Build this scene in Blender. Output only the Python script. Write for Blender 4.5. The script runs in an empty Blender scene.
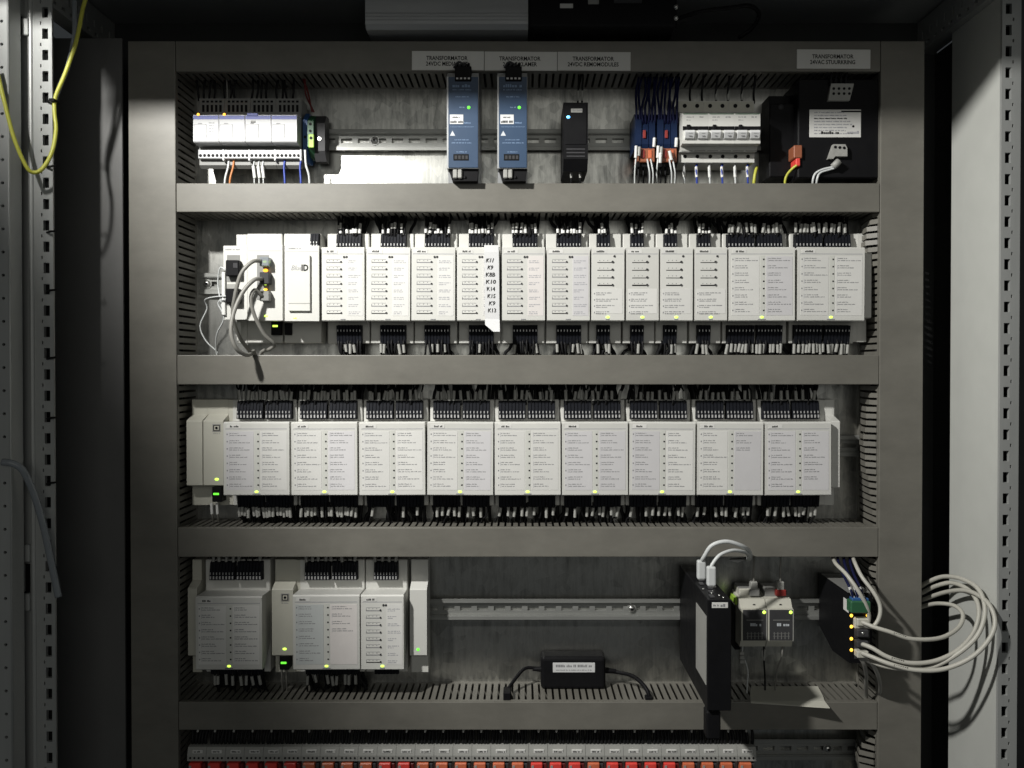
import bpy, bmesh, math, random
from mathutils import Vector, Matrix
random.seed(7)
sc = bpy.context.scene

# ------------------------------------------------------------------ camera
S = 0.0015            # metres per design unit (one unit = one photo pixel at the duct covers)
F = 800.0             # camera distance to the duct covers, in units
H = 1.25              # height of the camera
CX0, CY0 = 522.0, 373.4
PITCH = math.radians(0.6)
cam_d = bpy.data.cameras.new('camera'); cam = bpy.data.objects.new('camera', cam_d)
sc.collection.objects.link(cam); sc.camera = cam
cam_d.sensor_width = 36.0; cam_d.lens = F / 1024 * 36.0
cam_d.shift_x = (512 - CX0) / 1024; cam_d.shift_y = (CY0 - 384) / 1024
cam_d.clip_start = 0.02; cam_d.clip_end = 50
cam.location = (0, -F * S, H)
cam.rotation_euler = (math.radians(90) - PITCH, 0, 0)

# ------------------------------------------------------------------ world, lamps, exposure
w = bpy.data.worlds.new('World'); sc.world = w; w.use_nodes = True
w.node_tree.nodes['Background'].inputs[0].default_value = (0.86, 0.95, 1.0, 1)
w.node_tree.nodes['Background'].inputs[1].default_value = 0.03

def lamp(name, kind, loc, target, energy, color, **kw):
    l = bpy.data.lights.new(name, kind); o = bpy.data.objects.new(name, l)
    sc.collection.objects.link(o)
    o.location = Vector((loc[0] * S, loc[1] * S, loc[2] * S + H))
    t = Vector((target[0] * S, target[1] * S, target[2] * S + H))
    o.rotation_euler = (t - o.location).to_track_quat('-Z', 'Y').to_euler()
    l.energy = energy; l.color = color
    for k, v in kw.items(): setattr(l, k, v)
    return o
# the room lamp in front of the cabinet, above and left of the camera
lamp('work_lamp', 'SPOT', (-480, -600, 520), (90, 0, 60), 116, (1.0, 0.985, 0.94),
     spot_size=math.radians(112), spot_blend=1.0, shadow_soft_size=0.034)
# dim room light from behind the camera
lamp('room_lamp', 'AREA', (150, -1900, 330), (0, 0, 60), 8.0, (1.0, 0.99, 0.915), shape='RECTANGLE', size=2.2, size_y=1.2)

vs = sc.view_settings
vs.view_transform = 'Standard'; vs.look = 'None'; vs.exposure = 0.0; vs.gamma = 1.0
vs.use_curve_mapping = False

# ------------------------------------------------------------------ geometry helpers (design units)
def P(px, py, d):
    u = (px - CX0) / F; v = (CY0 - py) / F
    c, s = math.cos(PITCH), math.sin(PITCH)
    yy = c + s * v; zz = -s + c * v
    t = (F + d) / yy
    return (u * t, d, zz * t)
def PX(px, d, py=384): return P(px, py, d)[0]
def PZ(py, d, px=522): return P(px, py, d)[2]
def RECT(px0, py0, px1, py1, d):
    mx, my = (px0 + px1) / 2, (py0 + py1) / 2
    return PX(px0, d, my), PX(px1, d, my), PZ(py1, d, mx), PZ(py0, d, mx)

MATS = {}
def mat(name, col, rough=0.5, metal=0.0, var=0.06, scale=60, bump=0.0, bscale=900, emit=None, alpha=None, stretch=None, trans=0.0, coat=0.0, grime=0.0, rand=0.0):
    if name in MATS: return MATS[name]
    m = bpy.data.materials.new(name); m.use_nodes = True
    nt = m.node_tree; b = nt.nodes['Principled BSDF']
    b.inputs['Base Color'].default_value = (*col, 1)
    b.inputs['Roughness'].default_value = rough; b.inputs['Metallic'].default_value = metal
    if max(col) < 0.06: b.inputs['Specular IOR Level'].default_value = 0.12
    if coat: b.inputs['Coat Weight'].default_value = coat
    if trans: b.inputs['Transmission Weight'].default_value = trans
    if emit:
        b.inputs['Emission Color'].default_value = (*emit[0], 1); b.inputs['Emission Strength'].default_value = emit[1]
    if var or bump:
        tc = nt.nodes.new('ShaderNodeTexCoord'); mp = nt.nodes.new('ShaderNodeMapping')
        nt.links.new(tc.outputs['Object'], mp.inputs[0])
        if stretch: mp.inputs['Scale'].default_value = stretch
    if var:
        n = nt.nodes.new('ShaderNodeTexNoise'); n.inputs['Scale'].default_value = scale
        n.inputs['Detail'].default_value = 6; n.inputs['Roughness'].default_value = 0.65
        nt.links.new(mp.outputs[0], n.inputs['Vector'])
        r = nt.nodes.new('ShaderNodeMapRange'); r.inputs['From Min'].default_value = 0.25; r.inputs['From Max'].default_value = 0.75
        r.inputs['To Min'].default_value = 1 - var; r.inputs['To Max'].default_value = 1 + var
        nt.links.new(n.outputs[0], r.inputs['Value'])
        mx = nt.nodes.new('ShaderNodeVectorMath'); mx.operation = 'SCALE'
        mx.inputs[0].default_value = col; nt.links.new(r.outputs[0], mx.inputs['Scale'])
        last = mx
        if grime or rand:
            g2 = nt.nodes.new('ShaderNodeVectorMath'); g2.operation = 'SCALE'; nt.links.new(mx.outputs[0], g2.inputs[0])
            if grime:       # dust and rubbed patches, longer across than high
                gm = nt.nodes.new('ShaderNodeMapping'); gm.inputs['Scale'].default_value = (5, 5, 11); nt.links.new(tc.outputs['Object'], gm.inputs[0])
                gn = nt.nodes.new('ShaderNodeTexNoise'); gn.inputs['Scale'].default_value = 1.6; gn.inputs['Detail'].default_value = 9; gn.inputs['Roughness'].default_value = 0.72
                nt.links.new(gm.outputs[0], gn.inputs['Vector'])
                src, lo, hi, amp = gn.outputs[0], 0.3, 0.72, grime
            else:           # slight differences of plastic from piece to piece
                oi = nt.nodes.new('ShaderNodeObjectInfo'); src, lo, hi, amp = oi.outputs['Random'], 0.0, 1.0, rand
            gr = nt.nodes.new('ShaderNodeMapRange'); gr.inputs['From Min'].default_value = lo; gr.inputs['From Max'].default_value = hi
            gr.inputs['To Min'].default_value = 1 - amp; gr.inputs['To Max'].default_value = 1 + amp * .6
            nt.links.new(src, gr.inputs['Value']); nt.links.new(gr.outputs[0], g2.inputs['Scale']); last = g2
        nt.links.new(last.outputs[0], b.inputs['Base Color'])
        rr = nt.nodes.new('ShaderNodeMapRange'); rr.inputs['From Min'].default_value = 0.2; rr.inputs['From Max'].default_value = 0.8
        rr.inputs['To Min'].default_value = max(0.02, rough - var); rr.inputs['To Max'].default_value = min(1, rough + var)
        nt.links.new(n.outputs[0], rr.inputs['Value']); nt.links.new(rr.outputs[0], b.inputs['Roughness'])
    if bump:
        n2 = nt.nodes.new('ShaderNodeTexNoise'); n2.inputs['Scale'].default_value = bscale; n2.inputs['Detail'].default_value = 3
        nt.links.new(mp.outputs[0], n2.inputs['Vector'])
        bp = nt.nodes.new('ShaderNodeBump'); bp.inputs['Strength'].default_value = bump; bp.inputs['Distance'].default_value = 0.0006
        nt.links.new(n2.outputs[0], bp.inputs['Height']); nt.links.new(bp.outputs[0], b.inputs['Normal'])
    MATS[name] = m
    return m

def galvanized():
    m = bpy.data.materials.new('galvanized_sheet'); m.use_nodes = True
    nt = m.node_tree; b = nt.nodes['Principled BSDF']; N = nt.nodes.new; L = nt.links.new
    tc = N('ShaderNodeTexCoord'); mp = N('ShaderNodeMapping'); mp.inputs['Scale'].default_value = (1, 1, 0.16)
    L(tc.outputs['Object'], mp.inputs[0])
    n = N('ShaderNodeTexNoise'); n.inputs['Scale'].default_value = 90; n.inputs['Detail'].default_value = 8; n.inputs['Roughness'].default_value = 0.7
    L(mp.outputs[0], n.inputs['Vector'])
    v = N('ShaderNodeTexVoronoi'); v.inputs['Scale'].default_value = 60; L(tc.outputs['Object'], v.inputs['Vector'])
    st = N('ShaderNodeTexNoise'); st.inputs['Scale'].default_value = 9; st.inputs['Detail'].default_value = 5; L(tc.outputs['Object'], st.inputs['Vector'])
    bw = N('ShaderNodeSeparateColor'); L(v.outputs['Color'], bw.inputs[0])
    a = N('ShaderNodeMath'); a.operation = 'MULTIPLY_ADD'; L(bw.outputs[0], a.inputs[0]); a.inputs[1].default_value = 0.16; L(n.outputs[0], a.inputs[2])
    a2 = N('ShaderNodeMath'); a2.operation = 'MULTIPLY_ADD'; L(st.outputs[0], a2.inputs[0]); a2.inputs[1].default_value = 0.6; L(a.outputs[0], a2.inputs[2])
    cr = N('ShaderNodeValToRGB'); cr.color_ramp.elements[0].position = 0.60; cr.color_ramp.elements[0].color = (0.17, 0.175, 0.17, 1)
    cr.color_ramp.elements[1].position = 1.15 if False else 1.0; cr.color_ramp.elements[1].color = (0.60, 0.60, 0.57, 1)
    L(a2.outputs[0], cr.inputs[0]); L(cr.outputs[0], b.inputs['Base Color'])
    r = N('ShaderNodeMapRange'); r.inputs['From Min'].default_value = 0.5; r.inputs['From Max'].default_value = 1.1
    r.inputs['To Min'].default_value = 0.42; r.inputs['To Max'].default_value = 0.28
    L(a2.outputs[0], r.inputs['Value']); L(r.outputs[0], b.inputs['Roughness'])
    b.inputs['Metallic'].default_value = 1.0
    bp = N('ShaderNodeBump'); bp.inputs['Strength'].default_value = 0.12; bp.inputs['Distance'].default_value = 0.001
    L(n.outputs[0], bp.inputs['Height']); L(bp.outputs[0], b.inputs['Normal'])
    MATS['galv'] = m
    return m

M = dict(
    duct=mat('stone_grey_duct_plastic', (0.168, 0.161, 0.140), 0.42, var=0.05, scale=25, bump=0.08, grime=0.20),
    wall=mat('light_grey_powder_coat', (0.52, 0.53, 0.50), 0.5, var=0.04, scale=20, bump=0.25, bscale=1400),
    filler=mat('grey_filler_panel_paint', (0.12, 0.12, 0.118), 0.5, var=0.05, scale=14, bump=0.2, bscale=1200),
    backp=mat('dark_back_panel_paint', (0.045, 0.047, 0.047), 0.6, var=0.08, scale=12),
    postm=mat('galvanised_frame_steel', (0.42, 0.43, 0.42), 0.45, metal=0.35, var=0.08, scale=30, stretch=(1, 1, 0.15), bump=0.1),
    galv=galvanized(),
    rail=mat('zinc_rail', (0.33, 0.335, 0.32), 0.4, metal=0.5, var=0.12, scale=80, stretch=(0.1, 1, 1)),
    white=mat('white_module_plastic', (0.64, 0.638, 0.605), 0.42, var=0.03, scale=30, rand=0.07),
    cream=mat('cream_module_plastic', (0.55, 0.54, 0.47), 0.5, var=0.04, scale=30),
    paper=mat('label_paper', (0.69, 0.685, 0.66), 0.6, var=0.03, scale=40, rand=0.06),
    paperlav=mat('label_paper_lavender', (0.62, 0.61, 0.62), 0.6, var=0.03, scale=40, rand=0.06),
    paperpink=mat('label_paper_pinkish', (0.70, 0.665, 0.645), 0.6, var=0.04, scale=40),
    paperblue=mat('label_paper_bluish', (0.52, 0.545, 0.54), 0.6, var=0.03, scale=40),
    strip=mat('greenish_grey_strip', (0.60, 0.605, 0.565), 0.5, var=0.03),
    ink=mat('grey_ink', (0.23, 0.23, 0.24), 0.7, var=0),
    inkfaint=mat('faint_ink', (0.34, 0.34, 0.37), 0.7, var=0),
    black_ink=mat('black_ink', (0.015, 0.015, 0.015), 0.6, var=0),
    white_ink=mat('white_print', (0.55, 0.58, 0.62), 0.6, var=0),
    black=mat('black_plastic', (0.008, 0.008, 0.009), 0.5, var=0.1),
    blackm=mat('black_metal_case', (0.008, 0.008, 0.009), 0.45, var=0.1, bump=0.1),
    term=mat('dark_terminal_plastic', (0.010, 0.011, 0.015), 0.55, var=0.1),
    clamp=mat('terminal_clamp', (0.50, 0.50, 0.50), 0.4, metal=0.4, var=0.1),
    wire=mat('black_wire', (0.014, 0.014, 0.015), 0.45, var=0),
    sleeve=mat('grey_marker_sleeve', (0.34, 0.34, 0.32), 0.5, var=0.15, scale=200),
    sleevew=mat('white_marker_sleeve', (0.72, 0.72, 0.70), 0.5, var=0.05),
    greycable=mat('grey_network_cable', (0.46, 0.45, 0.40), 0.45, var=0.04),
    darkcable=mat('dark_grey_cable', (0.24, 0.235, 0.215), 0.45, var=0.04),
    whitewire=mat('white_wire', (0.62, 0.64, 0.64), 0.45, var=0.02),
    bluewire=mat('blue_wire', (0.03, 0.06, 0.34), 0.45, var=0.02),
    navywire=mat('dark_blue_wire', (0.010, 0.012, 0.045), 0.45, var=0.02),
    orangewire=mat('orange_wire', (0.50, 0.19, 0.06), 0.45, var=0.02),
    redwire=mat('red_wire', (0.13, 0.015, 0.015), 0.45, var=0.02),
    yg=mat('yellow_green_wire', (0.50, 0.50, 0.07), 0.45, var=0.12, scale=40),
    clear=mat('clear_tube', (0.34, 0.37, 0.40), 0.18, var=0.05, trans=0.35),
    bluepanel=mat('blue_front_panel', (0.024, 0.055, 0.112), 0.42, var=0.04),
    alu=mat('aluminium_case', (0.42, 0.43, 0.44), 0.4, metal=0.5, var=0.05),
    greyp=mat('grey_device_plastic', (0.22, 0.22, 0.21), 0.5, var=0.05),
    midgrey=mat('mid_grey_plastic', (0.33, 0.33, 0.31), 0.5, var=0.05),
    dkgrey=mat('dark_grey_plastic', (0.055, 0.055, 0.058), 0.45, var=0.08),
    bstripe=mat('blue_stripe', (0.10, 0.12, 0.36), 0.5, var=0.02),
    brightwhite=mat('bright_white_plastic', (0.66, 0.665, 0.67), 0.4, var=0.02),
    relaywhite=mat('relay_white_plastic', (0.50, 0.505, 0.515), 0.45, var=0.03, rand=0.05),
    relayblue=mat('dark_blue_relay', (0.010, 0.020, 0.055), 0.4, var=0.08),
    relayorange=mat('orange_relay', (0.30, 0.10, 0.05), 0.4, var=0.1),
    relayred=mat('red_relay', (0.25, 0.03, 0.025), 0.4, var=0.1),
    termred=mat('red_plug', (0.80, 0.07, 0.055), 0.35, var=0.12, scale=120),
    termorange=mat('orange_plug', (0.66, 0.17, 0.08), 0.35, var=0.12, scale=120),
    green=mat('green_connector', (0.03, 0.12, 0.055), 0.45, var=0.05),
    lime=mat('lime_terminal', (0.34, 0.55, 0.06), 0.45, var=0.05),
    blueterm=mat('blue_terminal', (0.03, 0.10, 0.28), 0.45, var=0.05),
    steel=mat('bright_steel', (0.62, 0.62, 0.60), 0.28, metal=0.9, var=0.05),
    gold=mat('brass_contact', (0.45, 0.33, 0.12), 0.35, metal=0.8, var=0.05),
    dark=mat('hole_shade_black', (0.004, 0.004, 0.004), 0.7, var=0.1),  # paints in the shade behind the frame and rail holes
    roof=mat('dark_grey_roof_paint', (0.30, 0.31, 0.31), 0.55, var=0.06, scale=12, bump=0.2),
    lampmetal=mat('lamp_housing_metal', (0.55, 0.56, 0.57), 0.35, metal=0.5, var=0.08, stretch=(0.1, 1, 1)),
    tie=mat('black_cable_tie', (0.01, 0.01, 0.01), 0.5, var=0),
    led_green=mat('green_led', (0.1, 0.5, 0.05), 0.3, var=0, emit=((0.16, 1.0, 0.05), 1.3)),
    led_lime=mat('lime_led', (0.6, 0.9, 0.2), 0.3, var=0, emit=((0.62, 1.0, 0.10), 1.6)),
    led_orange=mat('orange_led', (0.9, 0.5, 0.1), 0.3, var=0, emit=((1.0, 0.42, 0.04), 2.2)),
    led_amber=mat('amber_led', (0.9, 0.6, 0.1), 0.3, var=0, emit=((1.0, 0.55, 0.05), 2.0)),
    led_blue=mat('blue_led', (0.2, 0.5, 0.9), 0.3, var=0, emit=((0.12, 0.48, 1.0), 3.0)),
)

WO = {}
def V(p, o): return ((p[0] - o[0]) * S, (p[1] - o[1]) * S, (p[2] - o[2]) * S)
def tag(o, label=None, cat=None, group=None, kind=None):
    if label: o['label'] = label
    if cat: o['category'] = cat
    if group: o['group'] = group
    if kind: o['kind'] = kind
    return o
def thing(name, label, cat, org, group=None):
    o = bpy.data.objects.new(name, None); sc.collection.objects.link(o)
    o.empty_display_size = 0.01
    o.location = (org[0] * S, org[1] * S, org[2] * S + H)
    WO[o] = org
    return tag(o, label, cat, group)

class MB:
    def __init__(self): self.v = []; self.f = []; self.sm = []
    def add(self, vs, fs, smooth=False):
        n = len(self.v); self.v += [tuple(p) for p in vs]
        self.f += [tuple(i + n for i in f) for f in fs]; self.sm += [smooth] * len(fs)
        return self
    def box(self, x0, x1, d0, d1, z0, z1, bev=0.0, seg=1):
        if x0 > x1: x0, x1 = x1, x0
        if d0 > d1: d0, d1 = d1, d0
        if z0 > z1: z0, z1 = z1, z0
        if bev:
            bev = min(bev, (x1 - x0) * .45, (d1 - d0) * .45, (z1 - z0) * .45)
            bm = bmesh.new(); bmesh.ops.create_cube(bm, size=1)
            for v in bm.verts:
                v.co = Vector(((x0 + x1) / 2 + v.co.x * (x1 - x0), (d0 + d1) / 2 + v.co.y * (d1 - d0), (z0 + z1) / 2 + v.co.z * (z1 - z0)))
            bmesh.ops.bevel(bm, geom=bm.edges[:], offset=bev, segments=seg, affect='EDGES', profile=0.5)
            bm.verts.index_update()
            self.add([v.co[:] for v in bm.verts], [[v.index for v in f.verts] for f in bm.faces], False)
            bm.free(); return self
        vs = [(x, d, z) for x in (x0, x1) for d in (d0, d1) for z in (z0, z1)]
        return self.add(vs, [(0, 1, 3, 2), (4, 6, 7, 5), (0, 4, 5, 1), (2, 3, 7, 6), (0, 2, 6, 4), (1, 5, 7, 3)])
    def pbox(self, px0, py0, px1, py1, d0, d1, bev=0.0, seg=1):   # rectangle seen at front depth d0
        x0, x1, z0, z1 = RECT(px0, py0, px1, py1, d0)
        return self.box(x0, x1, d0, d1, z0, z1, bev, seg)
    def prismx(self, prof, x0, x1):      # profile in (d, z), extruded along x
        n = len(prof)
        vs = [(x0, d, z) for d, z in prof] + [(x1, d, z) for d, z in prof]
        fs = [tuple(range(n)), tuple(range(2 * n - 1, n - 1, -1))]
        fs += [(i, i + n, (i + 1) % n + n, (i + 1) % n) for i in range(n)]
        return self.add(vs, fs)
    def prismd(self, prof, d0, d1):      # profile in (x, z), extruded along depth
        n = len(prof)
        vs = [(x, d0, z) for x, z in prof] + [(x, d1, z) for x, z in prof]
        fs = [tuple(range(n - 1, -1, -1)), tuple(range(n, 2 * n))]
        fs += [(i, (i + 1) % n, (i + 1) % n + n, i + n) for i in range(n)]
        return self.add(vs, fs)
    def cyl(self, c, axis, r, length, n=12, r2=None):
        c = Vector(c); a = Vector(axis).normalized(); r2 = r if r2 is None else r2
        t = a.orthogonal().normalized(); b = a.cross(t)
        vs = []
        for k, rr in ((0, r), (1, r2)):
            for i in range(n):
                an = 2 * math.pi * i / n
                vs.append((c + a * length * k + (t * math.cos(an) + b * math.sin(an)) * rr)[:])
        self.add(vs, [(i, (i + 1) % n, (i + 1) % n + n, i + n) for i in range(n)], True)
        self.add(vs[:n], [tuple(range(n - 1, -1, -1))]); self.add(vs[n:], [tuple(range(n))])
        return self
    def dome(self, c, r, n=10, rz=None, depth=None):      # bulges towards the viewer
        rz = rz or r; depth = depth or min(r, rz) * .7
        vs = []; rings = 3
        for k in range(rings):
            ph = k / rings * math.pi / 2
            for i in range(n):
                an = 2 * math.pi * i / n
                vs.append((c[0] + r * math.cos(an) * math.cos(ph), c[1] - depth * math.sin(ph), c[2] + rz * math.sin(an) * math.cos(ph)))
        vs.append((c[0], c[1] - depth, c[2]))
        fs = []
        for k in range(rings - 1):
            for i in range(n):
                fs.append((k * n + i, k * n + (i + 1) % n, (k + 1) * n + (i + 1) % n, (k + 1) * n + i))
        k = rings - 1
        fs += [(k * n + i, k * n + (i + 1) % n, rings * n) for i in range(n)]
        return self.add(vs, fs, True)
    def tube(self, pts, r, n=6, sub=5):
        pts = [Vector(p) for p in pts]
        if len(pts) > 2 and sub > 1:
            q = [pts[0] * 2 - pts[1]] + pts + [pts[-1] * 2 - pts[-2]]
            out = []
            for i in range(1, len(q) - 2):
                p0, p1, p2, p3 = q[i - 1], q[i], q[i + 1], q[i + 2]
                for k in range(sub):
                    t = k / sub
                    out.append(0.5 * ((2 * p1) + (p2 - p0) * t + (2 * p0 - 5 * p1 + 4 * p2 - p3) * t * t + (3 * p1 - p0 - 3 * p2 + p3) * t ** 3))
            out.append(pts[-1]); pts = out
        vs = []; prev = None
        for i, p in enumerate(pts):
            a = (pts[min(i + 1, len(pts) - 1)] - pts[max(i - 1, 0)]).normalized()
            t = a.orthogonal() if prev is None else prev - a * prev.dot(a)
            if t.length < 1e-6: t = a.orthogonal()
            t.normalize(); prev = t; b = a.cross(t)
            for k in range(n):
                an = 2 * math.pi * k / n
                vs.append((p + (t * math.cos(an) + b * math.sin(an)) * r)[:])
        fs = []
        for i in range(len(pts) - 1):
            for k in range(n):
                fs.append((i * n + k, i * n + (k + 1) % n, (i + 1) * n + (k + 1) % n, (i + 1) * n + k))
        fs.append(tuple(range(n - 1, -1, -1))); m = (len(pts) - 1) * n; fs.append(tuple(range(m, m + n)))
        return self.add(vs, fs, True)
    def words(self, x0, x1, z, h, d, ch=None, t=0.06):    # a run of letter-like ink strokes
        ch = ch or h * 0.7
        x = x0
        while x < x1 - ch * .4:
            for _ in range(random.randint(2, 7)):
                if x > x1: break
                wd = ch * random.uniform(.45, .8)
                hh = h * random.choice((1, 1, .7, .75))
                self.box(x, x + wd, d - t, d + t * .2, z - h / 2, z - h / 2 + hh)
                x += wd + ch * .18
            x += ch * .7
        return self
    def build(self, name, m, parent=None, org=None, recalc=False):
        o3 = WO[parent] if parent is not None else (org or (0, 0, 0))
        me = bpy.data.meshes.new(name)
        me.from_pydata([V(p, o3) for p in self.v], [], self.f)
        me.polygons.foreach_set('use_smooth', self.sm)
        me.materials.append(M[m] if isinstance(m, str) else m)
        bm = bmesh.new(); bm.from_mesh(me); bmesh.ops.recalc_face_normals(bm, faces=bm.faces[:]); bm.to_mesh(me); bm.free()
        me.update()
        o = bpy.data.objects.new(name, me); sc.collection.objects.link(o)
        if parent is not None: o.parent = parent
        else: o.location = (o3[0] * S, o3[1] * S, o3[2] * S + H)
        WO[o] = o3
        if name == 'printed_text': o['kind'] = 'stuff'      # letter strokes about a pixel wide
        return o

def text_mesh(name, lines, size, cx, cz, d, m, parent, spacing=1.15, xscale=1.0, bold=0.0, shear=0.0):
    cu = bpy.data.curves.new(name, 'FONT'); cu.body = '\n'.join(lines)
    cu.size = size * S; cu.align_x = 'CENTER'; cu.align_y = 'CENTER'; cu.space_line = spacing
    cu.offset = bold * S; cu.shear = shear; cu.extrude = 0.03 * S; cu.resolution_u = 2
    tmp = bpy.data.objects.new(name, cu); sc.collection.objects.link(tmp)
    dg = bpy.context.evaluated_depsgraph_get()
    me = bpy.data.meshes.new_from_object(tmp.evaluated_get(dg))
    bpy.data.objects.remove(tmp); bpy.data.curves.remove(cu)
    me.materials.clear(); me.materials.append(M[m])
    o = bpy.data.objects.new(name, me); sc.collection.objects.link(o)
    o3 = WO[parent]; o.parent = parent; WO[o] = o3
    o.location = V((cx, d - 0.06, cz), o3); o.rotation_euler = (math.radians(90), 0, 0); o.scale = (xscale, 1, 1)
    return o

SHARED = {}
def sleeve(parent, p0, p1, m='sleeve', r=1.6):
    p0, p1 = Vector(p0), Vector(p1); L = (p1 - p0).length
    key = (m, round(r, 2))
    if key not in SHARED:
        b = MB().cyl((0, 0, 0), (0, 0, 1), r, 1.0, 8)
        me = bpy.data.meshes.new('marker_sleeve'); me.from_pydata([(x * S, y * S, z * S) for x, y, z in b.v], [], b.f)
        me.polygons.foreach_set('use_smooth', b.sm); me.materials.append(M[m]); SHARED[key] = me
    o = bpy.data.objects.new('marker_sleeve', SHARED[key]); sc.collection.objects.link(o)
    o.parent = parent; o.location = V(p0, WO[parent])
    o.rotation_euler = (p1 - p0).to_track_quat('Z', 'Y').to_euler(); o.scale = (1, 1, L)
    return o

def perf(mb, ub, vb, hole, put, thick, rnd=False):
    """perforated sheet: ub, vb breakpoints, hole(i, j) true for an opened cell, put(u, v, t) -> point"""
    for i in range(len(ub) - 1):
        for j in range(len(vb) - 1):
            u0, u1, v0, v1 = ub[i], ub[i + 1], vb[j], vb[j + 1]
            if not hole(i, j):
                mb.add([put(u0, v0, 0), put(u1, v0, 0), put(u1, v1, 0), put(u0, v1, 0)], [(0, 1, 2, 3)])
            elif rnd:
                um, vm = (u0 + u1) / 2, (v0 + v1) / 2
                out = [(u1, vm), (u1, v1), (um, v1), (u0, v1), (u0, vm), (u0, v0), (um, v0), (u1, v0)]
                ru, rv = (u1 - u0) * .47, (v1 - v0) * .47
                inn = [(um + ru * math.cos(k * math.pi / 4), vm + rv * math.sin(k * math.pi / 4)) for k in range(8)]
                mb.add([put(u, v, 0) for u, v in out] + [put(u, v, 0) for u, v in inn] + [put(u, v, thick) for u, v in inn],
                       [(k, (k + 1) % 8, (k + 1) % 8 + 8, k + 8) for k in range(8)] + [(k + 8, (k + 1) % 8 + 8, (k + 1) % 8 + 16, k + 16) for k in range(8)])
            else:
                c = [(u0, v0), (u1, v0), (u1, v1), (u0, v1)]
                mb.add([put(u, v, 0) for u, v in c] + [put(u, v, thick) for u, v in c],
                       [(k, (k + 1) % 4, (k + 1) % 4 + 4, k + 4) for k in range(4)])
    return mb

ORD = ['first', 'second', 'third', 'fourth', 'fifth', 'sixth', 'seventh', 'eighth', 'ninth', 'tenth', 'eleventh', 'twelfth',
       'thirteenth', 'fourteenth', 'fifteenth', 'sixteenth', 'seventeenth', 'eighteenth', 'nineteenth', 'twentieth',
       'twenty-first', 'twenty-second', 'twenty-third', 'twenty-fourth', 'twenty-fifth', 'twenty-sixth', 'twenty-seventh',
       'twenty-eighth', 'twenty-ninth', 'thirtieth', 'thirty-first', 'thirty-second']

# ------------------------------------------------------------------ unseen plate added near the lamp to darken the lower left
LP = (-480, -600, 520)
lampo = thing('work_lamp', 'work lamp at the upper left with an added plate blocking its light', 'lamp', LP)
def toward(px, py, t):
    q = (px - 522, 0, 365 - py)
    return tuple(LP[i] + (q[i] - LP[i]) * t for i in range(3))
tq = 0.19
q = [toward(*c, tq) for c in ((40, 60), (410, 820), (410, 1300), (-500, 1300), (-500, 60))]
b = MB(); b.add(q + [(x, d_ - 2, z_) for x, d_, z_ in q], [(0, 1, 2, 3, 4), (9, 8, 7, 6, 5)] + [(i, (i + 1) % 5, (i + 1) % 5 + 5, i + 5) for i in range(5)])
b.build('light_blocker', 'black', lampo)
MB().box(LP[0] - 40, LP[0] + 40, LP[1] - 60, LP[1] - 40, LP[2] - 40, LP[2] + 40, 4).build('lamp_housing', 'black', lampo)

# ------------------------------------------------------------------ the cabinet shell
DP = 55.0            # depth of the mounting plate behind the duct covers
ZT, ZB = 337.8, -480.0
XL, XR = PX(54, -67), PX(1000, -67)
cab = thing('electrical_cabinet', 'open grey electrical cabinet with galvanised mounting plate and perforated frame', 'cabinet', (0, DP, ZB))
MB().box(-404, 404, DP, DP + 2, ZB, 338).build('mounting_plate', 'galv', cab)
MB().box(XL - 58, XR + 14, 75, 78, ZB, 372).build('back_panel', 'backp', cab)
MB().box(XL - 58, XL - 53, -50, 74.8, ZB, ZT).build('side_panel', 'wall', cab)
MB().box(XL - 52, PX(123.6, 6), 6, 9, ZB, PZ(38, 6), .5).build('filler_panel', 'filler', cab)
MB().box(XR, XR + 3, -64, 18, ZB, ZT).build('side_panel', 'wall', cab)
MB().box(XR + 12, XR + 14, 18, 74.8, ZB, ZT).build('gap_shade_sheet', 'backp', cab)  # dark sheet standing in for the shade in the gap behind the wall
MB().box(XL - 60, XR + 30, -217.8, 80, 372.2, 376).build('roof_panel', 'roof', cab)
# front lintel over the opening (just above the picture)
lin = MB(); lin.add([(-440, -226, 353), (480, -226, 344), (480, -226, 402), (-440, -226, 402),
                     (-440, -218, 353), (480, -218, 344), (480, -218, 402), (-440, -218, 402)],
                    [(0, 1, 2, 3), (7, 6, 5, 4), (0, 4, 5, 1), (1, 5, 6, 2), (2, 6, 7, 3), (3, 7, 4, 0)])
lin.build('front_lintel', 'roof', cab)
# perforated top beams running back along both walls
for s, X in ((-1, XL - 22), (1, XR)):
    b = MB()
    vb = [338, 342, 345, 350, 358, 362, 371]
    ub = [-66]; kinds = [0]
    u = -60.0
    while u < 66:
        ub += [u, u + 3.2, u + 9.5]; u += 15.0
    ub.append(74)
    def hole(i, j, ub=ub):
        k = (i - 1) % 3
        return (j == 1 and i > 0 and k == 1) or (j == 3 and i > 0 and k == 0)
    perf(b, ub, vb, hole, lambda u_, v_, t, X=X, s=s: (X - s * 8 + s * t, u_, v_), 3)
    b.add([(X - s * 8, -66, 338), (X - s * 8, 74, 338), (X + s * 10, 74, 338), (X + s * 10, -66, 338)], [(0, 1, 2, 3)])
    b.build('top_beam', 'postm', cab)
    MB().box(X + s * 4, X + s * 9, -66, 74, 338.2, 371.5).build('beam_hole_shade', 'dark', cab)
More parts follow.
